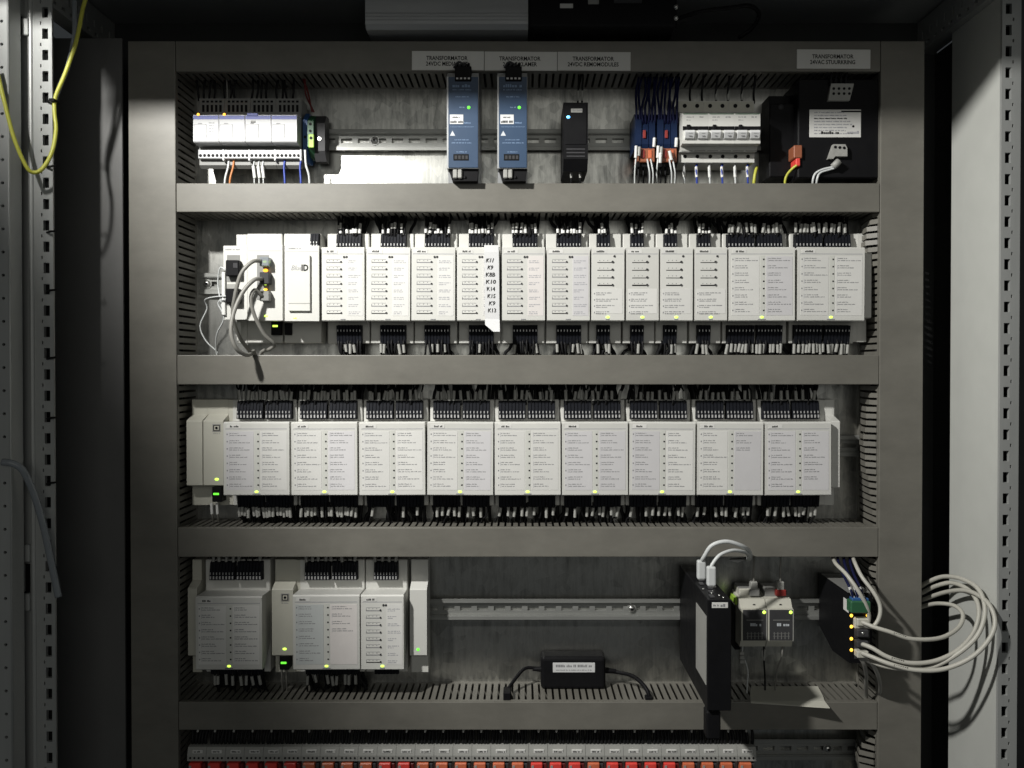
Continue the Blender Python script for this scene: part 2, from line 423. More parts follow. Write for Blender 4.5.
# frame posts
def post(px0, px1, hx0, hx1, sx0, sx1, y_first, pitch, dface):
    x0, x1 = PX(px0, dface), PX(px1, dface)
    ub = sorted([x0, PX(sx0, dface), PX(sx1, dface), PX(hx0, dface), PX(hx1, dface), x1])
    big = ub.index(PX(hx0, dface)); sml = ub.index(PX(sx0, dface))
    zs = [372.0]; flags = []
    y = y_first - pitch * 2
    while y < 830:
        zs += [PZ(y - 5.2, dface), PZ(y + 5.2, dface), PZ(y + pitch / 2 - 1.6, dface), PZ(y + pitch / 2 + 1.6, dface)]; y += pitch
    zs = [z for z in zs if z <= 372]; zs.append(ZB)
    while (len(zs) - 2) % 4: zs.insert(1, zs[0] - 1e-3 * (len(zs)))
    b = MB()
    perf(b, ub, zs, lambda i, j: (i == big and j >= 1 and (j - 1) % 4 == 0 and j < len(zs) - 2) or (i == sml and j >= 1 and (j - 1) % 4 == 2 and j < len(zs) - 2),
         lambda u, v, t: (u, dface + t, v), 3.5)
    return b, x0, x1
b, x0, x1 = post(35, 54, 44.3, 50.2, 42.2, 43.5, 33.7, 21.3, -67)
b.box(x1 - 1.5, x1 - .02, -66.9, -65, ZB, 372); b.box(x0 + .02, x0 + 1.2, -66.9, -60, ZB, 372)
b.build('frame_post', 'postm', cab)
MB().box(x0 + 1.3, x1 - 1.6, -62.8, -62, ZB, 371).build('post_hole_shade', 'dark', cab)  # black sheet painted in for the shade inside the post
b, x2, x3 = post(1000, 1019, 1003.5, 1009.5, 1010.4, 1012, 30, 21.3, -67)
b.box(x2 + .02, x2 + 1.5, -66.9, -48, ZB, 372)
b.build('frame_post', 'postm', cab)
MB().box(x2 + 1.6, x3 - .5, -56, -54, ZB, 371).build('post_hole_shade', 'dark', cab)
MB().box(x3, x3 + 26, -58, -56, ZB, 372).build('door_gasket_strip', 'dkgrey', cab)
# left: fold, gutter channel and hinge pieces of the post
xa = PX(30, -67); xg0 = PX(13.5, -60); GD = -64.5
g = MB()
n = 6
for k in range(n):
    a0, a1 = math.pi * k / n, math.pi * (k + 1) / n
    r = (x0 - xa) / 2; c = (x0 + xa) / 2
    g.add([(c + r * math.cos(a0), -66.9 - r * .8 * math.sin(a0), ZB), (c + r * math.cos(a1), -66.9 - r * .8 * math.sin(a1), ZB),
           (c + r * math.cos(a1), -66.9 - r * .8 * math.sin(a1), 372), (c + r * math.cos(a0), -66.9 - r * .8 * math.sin(a0), 372)], [(0, 1, 2, 3)], True)
g.box(xg0 - 30, xa, GD, GD + 2, ZB, 372)
g.box(xa, xa + 1, -66.9, GD, ZB, 372)
g.box(PX(21, GD), PX(22, GD), GD - .9, GD - .02, ZB, 372)
g.build('gutter_profile', 'postm', cab)
def hinge(py, full):
    h = cab
    b = MB()
    if full:
        b.pbox(23.5, py - 35, 29, py - 18, GD - 6, GD - .1, .6); b.pbox(17.5, py - 15, 22.5, py + 13, GD - 6, GD - .1, .6); b.pbox(23.5, py + 14, 29, py + 31, GD - 6, GD - .1, .6)
    else:
        b.pbox(21.5, py - 8, 28, py + 9, GD - 6, GD - .1, .6); b.pbox(15.5, py - 40, 20.5, py - 12, GD - 6, GD - .1, .6)
    o = b.build('hinge', 'postm', cab)
    k = MB()
    if full: k.pbox(17, py - 36, 23, py - 17, GD - 1.5, GD - .1); k.pbox(22.8, py - 16, 29.5, py + 13, GD - 1.5, GD - .1); k.pbox(17, py + 14, 23, py + 33, GD - 1.5, GD - .1)
    else: k.pbox(15, py - 10, 21.5, py + 8, GD - 1.5, GD - .1)
    k.build('hinge_recess', 'black', o)
    s_ = MB()
    s_.dome(P(18.5, (py - 24) if full else py + 14, GD - 1.5), 1.9)
    if full: s_.dome(P(18, py - 38, GD - .1), 1.4); s_.dome(P(18, py + 35, GD - .1), 1.2)
    s_.build('hinge_screw', 'steel', o)
hinge(580, True); hinge(26, False)

# the open left door: only the perforated rail along its edge shows

b = MB(); dd = -90
ub = [PX(-25, dd), PX(2.2, dd), PX(5.8, dd), PX(11.6, dd)]
zs = [372]; y = -2.0 - 23.1
while y < 830: zs += [PZ(y - 1.7, dd), PZ(y + 1.7, dd)]; y += 23.1
zs = [z for z in zs if z <= 372]
while (len(zs) - 1) % 2: zs.insert(1, 371)
zs.append(ZB)
perf(b, ub, zs, lambda i, j: i == 1 and j % 2 == 1 and j < len(zs) - 2, lambda u, v, t: (u, dd + t, v), 2.5, True)
b.box(ub[-1] - 1.4, ub[-1] - .02, dd + .05, dd + 16, ZB, 372)
door = b.build('door_rail', 'postm', cab); door['label'] = 'perforated rail of the open door with round holes at the left edge'
MB().box(ub[0], ub[-1] - 1.6, dd + 8, dd + 9, ZB, 371).build('rail_hole_shade', 'dark', door)
MB().tube([(ub[-1] - .8, dd - .6, ZB), (ub[-1] - .8, dd - .6, 372)], .9, 6).build('rolled_edge', 'postm', door)

# ------------------------------------------------------------------ wiring ducts
def comb_x(mb, x0, x1, z, sgn, dfront, dback, pitch=7.0, slot=2.3, bend=None, th=1.1):
    # side wall of a horizontal duct: plane at height z, fingers along depth
    mb.box(x0, x1, dback - 5, dback, z - th / 2, z + th / 2)
    mb.box(x0, x1, dfront, dfront + 5, z - th / 2, z + th / 2)
    x = x0
    while x + pitch < x1:
        mb.box(x, x + pitch - slot, dfront + 5.05, dback - 5.05, z - th / 2, z + th / 2); x += pitch
def comb_z(mb, z0, z1, x, dfront, dback, pitch=7.0, slot=2.3, bulge=None, th=1.1):
    mb.box(x - th / 2, x + th / 2, dback - 5, dback, z0, z1)
    if not bulge: mb.box(x - th / 2, x + th / 2, dfront, dfront + 4, z0, z1)
    z = z0
    while z + pitch < z1:
        a = z; c = z + pitch - slot
        k = bulge(z) if bulge else 0.0
        f = dfront + (4.05 if not bulge else 2)
        if abs(k) < .1:
            mb.box(x - th / 2, x + th / 2, f, dback - 5.05, a, c)
        else:
            dm = (f + dback) / 2 - 8
            ds = [f, dm - 10, dm + 6, dback - 5.05]; xs = [x + k * .25, x + k, x + k * .8, x]
            for i in range(3):
                mb.add([(xs[i], ds[i], a), (xs[i + 1], ds[i + 1], a), (xs[i + 1], ds[i + 1], c), (xs[i], ds[i], c),
                        (xs[i] + th, ds[i], a), (xs[i + 1] + th, ds[i + 1], a), (xs[i + 1] + th, ds[i + 1], c), (xs[i] + th, ds[i], c)],
                       [(0, 1, 2, 3), (7, 6, 5, 4), (0, 4, 5, 1), (3, 2, 6, 7)])
        z += pitch
def cover(x0, x1, z0, z1, horizontal):
    b = MB().box(x0, x1, 0, 2.0, z0, z1, 0.7, 2)
    if horizontal:
        b.box(x0 + .8, x1 - .8, 2.02, 6, z0 + .02, z0 + 1); b.box(x0 + .8, x1 - .8, 2.02, 6, z1 - 1, z1 - .02)
    else:
        b.box(x0 + .02, x0 + 1, 2.02, 6, z0 + .8, z1 - .8); b.box(x1 - 1, x1 - .02, 2.02, 6, z0 + .8, z1 - .8)
    return b
XI0, XI1 = PX(176.6, 0), PX(879.4, 0)
XO0, XO1 = PX(129.5, 0), PX(923, 0)
DZ = {}
def duct_h(py0, py1, label, x0=XI0 + .5, x1=XI1 - .5, key=None):
    z0, z1 = PZ(py1, 0), PZ(py0, 0); DZ[key] = (z0, z1)
    t = thing('wiring_duct', label, 'wiring duct', (0, DP, z0), 'grey slotted wiring ducts')
    cover(x0, x1, z0, z1, True).build('cover', 'duct', t)
    b = MB(); comb_x(b, x0, x1, z1 - 1.7, 1, 2.3, DP); b.build('slotted_wall', 'duct', t)
    b = MB(); comb_x(b, x0, x1, z0 + 1.7, -1, 2.3, DP); b.build('slotted_wall', 'duct', t)
    MB().box(x0, x1, DP - 1.4, DP - .1, z0 + 2.4, z1 - 2.4).build('back', 'duct', t)
    # loose bundle of conductors inside
    b = MB()
    for k in range(7):
        zz = z0 + (z1 - z0) * (.2 + .6 * random.random()); dd_ = random.uniform(14, 46)
        b.tube([(x0 + 4 + (x1 - x0 - 8) * i / 8, dd_ + random.uniform(-5, 5), zz + random.uniform(-3, 3)) for i in range(9)], 2.2, 5, 3)
    tag(b.build('conductor_bundle', 'wire', t), kind='stuff')
    return t
duct_h(41, 71.5, 'top horizontal grey duct carrying four white transformer labels', x0=XI0 + .5, x1=XI1 - .5, key=0)
duct_h(183.2, 212, 'brightly lit grey duct between the power supplies and the upper module row', key=1)
duct_h(355, 384.5, 'grey duct between the two long module rows', key=2)
duct_h(527.5, 557, 'grey duct below the nine-module row, with white cables arching before it', key=3)
duct_h(702, 730, 'lowest grey duct, with a loose sheet and black adapter resting on it', key=4)
def duct_v(x0, x1, label, bulge=None):
    z0, z1 = ZB + 20, PZ(41, 0)
    t = thing('wiring_duct', label, 'wiring duct', ((x0 + x1) / 2, DP, z0), 'grey slotted wiring ducts')
    cover(x0, x1, z0, z1, False).build('cover', 'duct', t)
    inner_left = x0 > 0
    for x, inner in ((x0 + 1.7, inner_left), (x1 - 1.7, not inner_left)):
        b = MB(); comb_z(b, z0, z1, x, 2.3, DP, bulge=bulge if inner else None); b.build('slotted_wall', 'duct', t)
    MB().box(x0 + 2.4, x1 - 2.4, DP - 1.4, DP - .1, z0, z1).build('back', 'duct', t)
    b = MB()
    for k in range(9):
        xx = x0 + (x1 - x0) * (.2 + .6 * random.random()); dd_ = random.uniform(16, 46)
        b.tube([(xx + random.uniform(-5, 5), dd_ + random.uniform(-5, 5), z0 + 4 + (z1 - z0 - 8) * i / 8) for i in range(9)], 2.4, 5, 3)
    tag(b.build('conductor_bundle', 'wire', t), kind='stuff')
duct_v(XO0, XI0, 'left vertical grey duct beside the module rows')
def bulge_r(z):
    py = 365 - z
    k = 0.0
    for c, wd, a in ((240, 26, -11), (445, 60, -12), (575, 25, -6), (770, 30, -16)):
        k += a * math.exp(-((py - c) / wd) ** 2)
    return k + random.uniform(-.8, .8)
duct_v(XI1, XO1, 'right vertical grey duct with bowed-out fingers', bulge_r)

# ------------------------------------------------------------------ mounting rails
DR = 47.0
def rail(py_c, px0, px1, label, screws, halfpx=10.6):
    z = PZ(py_c, DR); hh = halfpx * (F + DR) / F
    x0, x1 = PX(px0, DR), PX(px1, DR)
    t = thing('mounting_rail', label, 'mounting rail', ((x0 + x1) / 2, DP, z), 'horizontal steel mounting rails')
    b = MB()
    b.box(x0, x1, DR, DR + 1, z + hh - 4.4, z + hh, .3); b.box(x0, x1, DR, DR + 1, z - hh, z - hh + 4.4, .3)
    b.box(x0, x1, DR + 1.02, DP - 4.2, z + hh - 5.2, z + hh - 4.3); b.box(x0, x1, DR + 1.02, DP - 4.2, z - hh + 4.3, z - hh + 5.2)
    b.box(x0, x1, DP - 4.15, DP - .1, z + 2.4, z + hh - 5.3); b.box(x0, x1, DP - 4.15, DP - .1, z - hh + 5.3, z - 2.4)
    x = x0
    while x + 18 < x1:
        b.box(x, x + 6, DP - 4.14, DP - .12, z - 2.38, z + 2.38); x += 18
    b.build('hat_profile', 'rail', t)
    for sx in screws:
        c = (PX(sx, DR, py_c), DP - 1.3, z)
        s1 = MB().cyl((c[0], DP - 4.1, z), (0, -1, 0), 5.0, .9, 16).build('washer', 'rail', t)
        s2 = MB().dome((c[0], DP - 5.0, z), 3.9, 14, depth=2.6); s2 = s2.build('screw', 'steel', t)
        MB().cyl((c[0], DP - 7.1, z), (0, -1, 0), 1.5, .8, 6).build('screw_socket', 'black', s2)
    return t
rail(139.7, 199, 860, 'steel rail in the top row behind the blue power supplies', [374])
rail(283.5, 199, 860, 'steel rail holding the upper white module row', [206])
rail(446, 199, 860, 'steel rail behind the nine-module row', [])
rail(609.5, 199, 838, 'steel rail in the lower bay above the black adapter', [632])
rail(750, 199, 862, 'steel rail in the bottom terminal row', [829])

# ------------------------------------------------------------------ white i/o modules
DF, DB = 2.0, 28.0
def wires(parent, pts_list, m='wire', r=1.15, name='wire_bundle', stuff=True, sub=4, n=5):
    b = MB()
    for pts in pts_list: b.tube(pts, r, n, sub)
    o = b.build(name, m, parent)
    if stuff: tag(o, kind='stuff')
    return o
def base_piece(t, x0, x1, zt, zb, m='white'):
    MB().box(x0 + .4, x1 - .4, DB, DR - .1, zb, zt, .8).build('base', m, t)
def terminal(t, xa, xb, zt, zb, poles, top=True, d0=20.5):
    # black connector with one column per pole
    b = MB(); pw = (xb - xa) / poles
    b.box(xa, xb, d0 + 5, DB - .1, zb, zt)
    zm = (zt + zb) / 2
    for i in range(poles):
        a = xa + i * pw + pw * .09; c = xa + (i + 1) * pw - pw * .09
        if top:
            b.prismx([(d0 + 5.2, zt - .3), (d0 + 2, zt - .6), (d0 + .5, zm + 1), (d0 - 1.0, zb + 1), (d0 + 5.2, zb + .3)], a, c)
        else:
            b.prismx([(d0 + 5.2, zt - .3), (d0 - 1, zt - .8), (d0 + .5, zm - 1), (d0 + 2, zb + .8), (d0 + 5.2, zb + .3)], a, c)
    o = b.build('terminal_block', 'term', t)
    k = MB()
    h = zt - zb
    for i in range(poles):
        cx = xa + (i + .5) * pw
        if top:
            k.box(cx - pw * .24, cx + pw * .20, d0 - 1.3, d0 + 2, zb + h * .10, zb + h * .26)
            k.box(cx - pw * .24, cx + pw * .02, d0 - .9, d0 + 2, zb + h * .34, zb + h * .46)
        else:
            k.box(cx - pw * .12, cx + pw * .12, d0 - .6, d0 + 2, zt - h * .35, zt - h * .25)
    k.build('clamp', 'clamp', o)
    return o
def module(px0, px1, py0, py1, label, style, bt, bb, tw, ntop, nbot, polesw=2, led=True, group='white input and output modules', name='io_module',
           wstyle='sleeve', dim=0.0, mats=('paper', 'paperlav'), tx=None, top_wire_end=None, bot_wire_end=None):
    """px0..px1, py0..py1: front face; bt/bb: base top and bottom (photo rows at base depth)"""
    x0, x1, z0, z1 = RECT(px0, py0, px1, py1, DF)
    W, Hh = x1 - x0, z1 - z0
    zt, zb = PZ(bt, DB), PZ(bb, DB)
    t = thing(name, label, 'module', ((x0 + x1) / 2, DR, (z0 + z1) / 2), group)
    base_piece(t, x0 - .6, x1 + .6, zt, zb)
    b = MB()
    b.prismx([(DF + .9, z0), (DF, z0 + .9), (DF, z1 - 1.4), (DF + 1.4, z1), (DB - .1, z1 - 1), (DB - .1, z0 + 19), (DF + 8, z0)], x0, x1)
    fc = b.build('front_cover', 'white', t)
    lx = lambda f: x0 + W * f
    lz = lambda f: z1 - Hh * f
    ink = MB(); faint = MB(); dk = MB()
    d = DF
    # header line and tag
    faint.box(lx(.03), lx(.97), d - .08, d + .02, lz(.098), lz(.09))
    MB().box(lx(.05), lx(.05) + 14, d - .25, d + .02, lz(.085), lz(.035), .2).build('type_tag', 'paper', t)
    dk.words(lx(.05) + 3.5, lx(.05) + 11, lz(.06), 1.9, d - .25, 1.5)
    if style == 'wide':
        MB().box(lx(.475), lx(.545), d - .15, d + .02, lz(.93), lz(.115)).build('centre_strip', 'strip', t)
        MB().box(lx(.04), lx(.46), d - .2, d + .02, lz(.925), lz(.125), .1).build('label_sheet', mats[0], t)
        MB().box(lx(.56), lx(.965), d - .2, d + .02, lz(.925), lz(.125), .1).build('label_sheet', mats[1], t)
        for col, nx, xx, xe in ((0, .05, .10, .44), (1, .515, .60, .94)):
            full = random.random() < .8; last = 8 if full or tx is None else tx
            for r_ in range(8):
                zz = lz(.165 + .0985 * r_)
                (dk if col else ink).box(lx(nx), lx(nx) + (1.6 if col else 1.1), d - .26, d, zz - .9, zz + .6)
                if tx is not None and col == 1 and r_ >= tx: continue
                faint.box(lx(xx - .012), lx(xx - .012) + .35, d - .26, d, zz - 2.6, zz + 1.6)
                l1 = random.uniform(.35, .6) * (xe - xx); l2 = random.uniform(.5, 1.0) * (xe - xx)
                ink.words(lx(xx), lx(xx + l1), zz + .8, .95, d - .21, .9)
                ink.words(lx(xx), lx(xx + l2), zz - 1.3, .95, d - .21, .9)
    elif style == 'relay8':
        MB().box(lx(.60), lx(.97), d - .2, d + .02, lz(.93), lz(.12), .1).build('label_sheet', mats[1], t)
        kn = MB()
        for r_ in range(8):
            zz = lz(.195 + .0985 * r_)
            (ink if r_ < 7 else dk).box(lx(.12), lx(.46), d - .12, d + .02, zz - 1.5, zz - .6)
            ink.box(lx(.12), lx(.45), d - .12, d + .02, zz + 1.9, zz + 2.2)
            ink.box(lx(.12), lx(.12) + .5, d - .12, d + .02, zz - 1.5, zz + 1.2)
            for q in range(3): ink.box(lx(.18 + q * .09), lx(.18 + q * .09) + .8, d - .12, d + .02, zz + .6, zz + 1.4)
            kn.cyl((lx(.46), d + .02, zz - .4), (0, -1, 0), .95, .8, 8)
            faint.words(lx(.63), lx(.63 + random.uniform(.18, .30)), zz + .6, .95, d - .21, .9)
            faint.words(lx(.63), lx(.63 + random.uniform(.10, .30)), zz - 1.2, .95, d - .21, .9)
        for q in range(2): kn.cyl((lx(.53 + .06 * q), d + .02, lz(.135)), (0, -1, 0), 1.2, .5, 8)
        kn.build('manual_switch', 'dkgrey', t)
    elif style == 'relay4':
        MB().box(lx(.06), lx(.95), d - .2, d + .02, lz(.90), lz(.565), .1).build('label_sheet', 'paper', t)
        kn = MB()
        for r_ in range(4):
            zz = lz(.195 + .104 * r_)
            dk.box(lx(.18), lx(.64), d - .12, d + .02, zz - 1.5, zz - (.75 if r_ < 3 else .2))
            for q in range(3): ink.box(lx(.24 + q * .12), lx(.24 + q * .12) + .8, d - .12, d + .02, zz + .6, zz + 1.4)
            kn.cyl((lx(.64), d + .02, zz - .4), (0, -1, 0), 1.15, 1.0, 8)
            ink.words(lx(.14), lx(random.uniform(.55, .85)), lz(.62 + .085 * r_) , 1.0, d - .21, 1.0)
            ink.words(lx(.14), lx(random.uniform(.4, .8)), lz(.645 + .085 * r_), 1.0, d - .21, 1.0)
            ink.box(lx(.08), lx(.08) + 1, d - .26, d, lz(.64 + .085 * r_), lz(.62 + .085 * r_))
        kn.cyl((lx(.70), d + .02, lz(.125)), (0, -1, 0), 1.2, .5, 8)
        kn.build('manual_switch', 'dkgrey', t)
    if ink.f: ink.build('printed_text', 'ink', t)
    if faint.f: faint.build('printed_text', 'inkfaint', t)
    dk.build('printed_text', 'black_ink', t)
    dk2 = MB().box(lx(.44), lx(.56), d - .1, d + .02, lz(.985), lz(.972)); dk2.build('latch_mark', 'ink', t)
    if led:
        MB().dome((lx(.5), d, lz(.948)), 2.0, 10, rz=1.25, depth=.8).build('status_light', 'led_lime', t)
    # terminals: tw = list of (fraction start, end, poles) on the base width
    zt_top = zt - 1.2; zb_top = max(z1 + .6, zt - 24)
    zt_bot = z0 + 16; zb_bot = zb - 1.5
    tips_t, tips_b = [], []
    for a, c, poles in tw:
        xa, xc = x0 + W * a, x0 + W * c
        terminal(t, xa, xc, zt_top, zt_top - 19, poles, True)
        terminal(t, xa, xc, zb + 19, zb - 1.0, poles, False)
    XA, XC = x0 + W * tw[0][0], x0 + W * tw[-1][1]
    zdt, zdb = top_wire_end, bot_wire_end
    wl = []; back = []
    def run(n_, zs, up, zend, white):
        sg = 1 if up else -1
        for k in range(n_):
            f = (k + .5) / n_
            x = XA + (XC - XA) * (f + random.uniform(-.28, .28) / n_)
            sw = random.gauss(0, 2.0); dd0 = 22 + random.uniform(-2, 2); L = random.uniform(8.5, 11.5)
            a0 = (x, dd0, zs + sg * .2); a1 = (x + sw * .45, dd0 + .5, zs + sg * L)
            room = abs(zend - zs)
            wl.append([(x, dd0 + 2, zs - sg * 4), a0, a1, (x + sw * 1.3, dd0 + 5, zs + sg * max(L + 3, room * .8)), (x + sw * 2.2, dd0 + 10, zend + sg * 8)])
            if white and up:
                if random.random() < .8: sleeve(t, (x, dd0 - .3, zs + .3), (x + sw * .15, dd0, zs + random.uniform(2.6, 5)), 'sleevew', 1.6)
                if random.random() < .55: sleeve(t, (x + sw * .2, dd0, zs + 5), a1, 'sleeve', 1.5)
            elif random.random() < (.95 if not white else .35):
                q0 = Vector(a0).lerp(Vector(a1), random.uniform(0, .12)); sleeve(t, q0[:], a1, 'sleeve', 1.65)
        for k in range(max(8, int((XC - XA) / 2.6))):      # second layer of conductors behind
            x = XA + (XC - XA) * random.uniform(-.06, 1.06); sw = random.gauss(0, 5); dd0 = random.uniform(29, 40)
            back.append([(x, dd0, zs - sg * 3), (x + sw * .3, dd0 + 1, zs + sg * room_f(zend, zs) * .4), (x + sw * .8, dd0 + 3, zs + sg * room_f(zend, zs) * .8), (x + sw, dd0 + 3, zend + sg * 8)])
    room_f = lambda a_, b_: abs(a_ - b_)
    if ntop: run(ntop, zt_top, True, zdt, wstyle != 'sleeve')
    if nbot: run(nbot, zb, False, zdb, wstyle != 'sleeve')
    wires(t, back, 'wire', 1.8, 'rear_conductors')
    t.rotation_euler = (0, math.radians(random.uniform(-.3, .3)), 0)
    if wl: wires(t, wl, 'wire', 0.95 if wstyle == 'sleeve' else 1.15)
    return t

# upper module row -----------------------------------------------------------
R2 = dict(py0=247, py1=321, bt=233.5, bb=343.5, top_wire_end=DZ[1][0], bot_wire_end=DZ[2][1])
r2desc = ['slim relay module right of the BlueID module, first with eight switch rows',
          'second eight-switch relay module from the left in the upper row',
          'eight-switch relay module left of the one with handwritten strip',
          'relay module carrying a white strip of handwritten K numbers',
          'eight-switch relay module with pink-tinted label, right of the handwritten strip',
          'rightmost eight-switch relay module in the upper row',
          'leftmost of the four narrow four-switch modules',
          'second narrow four-switch module from the left',
          'third narrow four-switch module from the left',
          'rightmost of the four narrow four-switch modules, beside the wide modules',
          'left one of the two wide label modules ending the upper row',
          'right one of the two wide label modules ending the upper row']
xs2 = [(321.5, 364.3, 'relay8'), (366.3, 410, 'relay8'), (411.5, 455, 'relay8'), (457, 499.7, 'relay8'), (502, 544.8, 'relay8'), (547, 589.7, 'relay8'),
       (591.4, 624.3, 'relay4'), (626.3, 658.7, 'relay4'), (660.3, 692.7, 'relay4'), (694.7, 727, 'relay4'), (729, 794.8, 'wide'), (798, 864.5, 'wide')]
for i, (a, c, st) in enumerate(xs2):
    if st == 'relay8':
        tw = [(.24, .84, 8)]; nt, nb = 8, 8; ws = 'mixed'
    elif st == 'relay4':
        tw = [(.22, .64, 4)]; nt, nb = 4, 4; ws = 'mixed'
    else:
        tw = [(.05, .475, 8), (.51, .91, 8)]; nt, nb = 15, 16; ws = 'sleeve'
    mt = ('paper', 'paperpink' if i == 4 else 'paperlav' if i in (5, 10) else 'paper')
    module(a, c, label='white ' + r2desc[i], style=st, tw=tw, ntop=nt, nbot=nb, wstyle=ws, led=(st != 'relay8'), mats=mt, **R2)

# nine-module row ------------------------------------------------------------
R3 = dict(py0=422, py1=495.6, bt=399.5, bb=505.5, top_wire_end=DZ[2][0], bot_wire_end=DZ[3][1])
xs3 = [223.5, 291.3, 359.2, 427.3, 494.7, 562, 629.4, 697.3, 765.3]
nt3 = [18, 17, 12, 9, 9, 9, 9, 9, 8]; nb3 = [16, 17, 4, 9, 9, 9, 9, 8, 10]
for i, a in enumerate(xs3):
    pos = 'leftmost' if i == 0 else 'rightmost' if i == 8 else ORD[i] + ' from the left'
    module(a, a + 65.8, label=f'wide white label module, {pos} in the nine-module row', style='wide', tw=[(.10, .51, 8), (.545, .955, 8)] if i == 0 else [(.05, .475, 8), (.51, .935, 8)],
           ntop=nt3[i], nbot=nb3[i], tx=3 if i == 7 else 7 if i == 8 else None,
           mats=[('paperlav', 'paper'), ('paper', 'paperlav'), ('paper', 'paper'), ('paper', 'paperlav'), ('paper', 'paper'), ('paperlav', 'paperlav'), ('paperlav', 'paper'), ('paper', 'paperlav'), ('paperlav', 'paperlav')][i], **R3)

# lower bay modules ----------------------------------------------------------
R4 = dict(py0=595, py1=670, bt=559.5, bb=672, top_wire_end=DZ[3][0], bot_wire_end=DZ[4][1])
module(195.7, 262, label='wide white label module at the left end of the lower bay', style='wide', tw=[(.10, .49, 8), (.52, .91, 8)], ntop=8, nbot=8, mats=('paper', 'paper'), **{**R4, 'py0': 596.5})
module(293, 359.6, label='wide white label module in the lower bay, right of the bus coupler', style='wide', tw=[(.10, .49, 8), (.52, .91, 8)], ntop=9, nbot=9, mats=('paperblue', 'paperpink'), tx=4, **R4)
module(361, 403.6, label='slim eight-switch relay module in the lower bay', style='relay8', tw=[(.22, .80, 8)], ntop=4, nbot=0, wstyle='sleeve', mats=('paper', 'paper'), **R4)

# bus couplers, end plates (raised centre, stepped ends) ----------------------
def stepped(t, px0, px1, pyt, pyb, pyct, pycb, dfr, m='cream', name='housing'):
    zt, zb = PZ(pyt, DB), PZ(pyb, DB); zct, zcb = PZ(pyct, dfr), PZ(pycb, dfr)
    x0, x1 = PX(px0, dfr, pyct), PX(px1, dfr, pyct)
    b = MB().prismx([(DR - .1, zb), (DB, zb), (DB, zcb - 1), (dfr + 1, zcb), (dfr, zcb + 1), (dfr, zct - 1), (dfr + 1, zct), (DB, zct + 5), (DB, zt), (DR - .1, zt)], x0, x1)
    return b.build(name, m, t), x0, x1
def coupler_socket(t, px, py, d):
    b = MB().pbox(px - 4.2, py - 4, px + 4.2, py + 4, d - .35, d + .05, .15).build('service_socket', 'midgrey', t)
    MB().pbox(px - 3.2, py - 3, px + 3.2, py + 3, d - .5, d).build('socket_rim', 'black', b)
    MB().pbox(px - 2.3, py - 2.2, px + 2.3, py + 2.2, d - .65, d).build('socket_plate', 'cream', b)
    MB().cyl(P(px, py, d - .7), (0, -1, 0), 1.4, .3, 8).build('socket_pin', 'black', b)
    w_ = MB(); x = PX(px - 3.5, d, py); w_.words(x, x + 7, PZ(py + 5.6, d), .9, d, .9); w_.build('printed_text', 'ink', t)
def coupler_plug(t, px, py0, py1, d):
    b = MB().pbox(px - 5, py0, px + 4.6, py1, d - 9, DB - .1, .4).build('plug', 'black', t)
    MB().pbox(px - 3.8, py0 + 6, px + 1.8, py0 + 8, d - 9.4, d - 8.8, .3).build('status_light', 'led_green', b)
t = thing('end_plate', 'narrow cream end plate at the left of the nine-module row', 'end plate', (PX(195, DR), DR, PZ(450, DR)), 'module end plates')
stepped(t, 186.5, 202.3, 399.5, 505, 420.5, 486, 14)
t = thing('bus_coupler', 'cream bus coupler with square socket beside the nine-module row', 'module', (PX(213, DR), DR, PZ(450, DR)), 'bus couplers')
stepped(t, 203.3, 223.2, 399.5, 505, 420.5, 486, 14)
MB().box(PX(206, DB), PX(234.5, DB), DB + .3, DR - .1, PZ(504.6, DB), PZ(399.9, DB)).build('base', 'cream', t)
coupler_socket(t, 216.5, 428, 14)
MB().dome(P(216.8, 479.3, 14), 2.2, 10, rz=1.4, depth=.8).build('status_light', 'led_lime', t)
coupler_plug(t, 217, 487, 502, 24)
for k, px in enumerate((211.5, 217)): sleeve(t, P(px, 503, 20), P(px + .5, 514, 20), 'sleevew', 1.5)
wires(t, [[P(px, 503, 22), P(px + 1, 516, 24), P(px + 2, 523, 30), P(px + 3, 535, 34)] for px in (211.5, 217)], 'darkcable', 1.0)
t = thing('end_plate', 'narrow white end plate at the right of the nine-module row', 'end plate', (PX(826, DR), DR, PZ(450, DR)), 'module end plates')
stepped(t, 831.8, 839.8, 399.5, 505, 421, 488, 10, 'white')
MB().box(PX(819, DB), PX(834.8, DB), DB + .3, DR - .1, PZ(505, DB), PZ(399.5, DB), .5).build('base', 'white', t)
t = thing('end_plate', 'narrow white end plate at the right of the upper module row', 'end plate', (PX(860, DR), DR, PZ(285, DR)), 'module end plates')
stepped(t, 864.8, 871.5, 233.5, 342, 253, 318, 10, 'white')
MB().box(PX(850, DB), PX(866.3, DB), DB + .3, DR - .1, PZ(342, DB), PZ(233.5, DB), .5).build('base', 'white', t)
t = thing('end_plate', 'narrow cream end plate left of the lower bay modules', 'end plate', (PX(192, DR), DR, PZ(610, DR)), 'module end plates')
stepped(t, 187.8, 197, 559.5, 672, 588, 656, 16)
t = thing('bus_coupler', 'cream bus coupler with square socket in the lower bay', 'module', (PX(283, DR), DR, PZ(610, DR)), 'bus couplers')
stepped(t, 271.8, 293, 559.5, 672, 589, 656, 16)
MB().box(PX(276.5, DB), PX(303, DB), DB + .2, DR - .1, PZ(671.5, DB), PZ(560, DB)).build('base', 'cream', t)
coupler_socket(t, 285, 597.5, 16)
MB().dome(P(284.6, 649, 16), 2.2, 10, rz=1.4, depth=.8).build('status_light', 'led_lime', t)
coupler_plug(t, 284.5, 656, 670, 25)
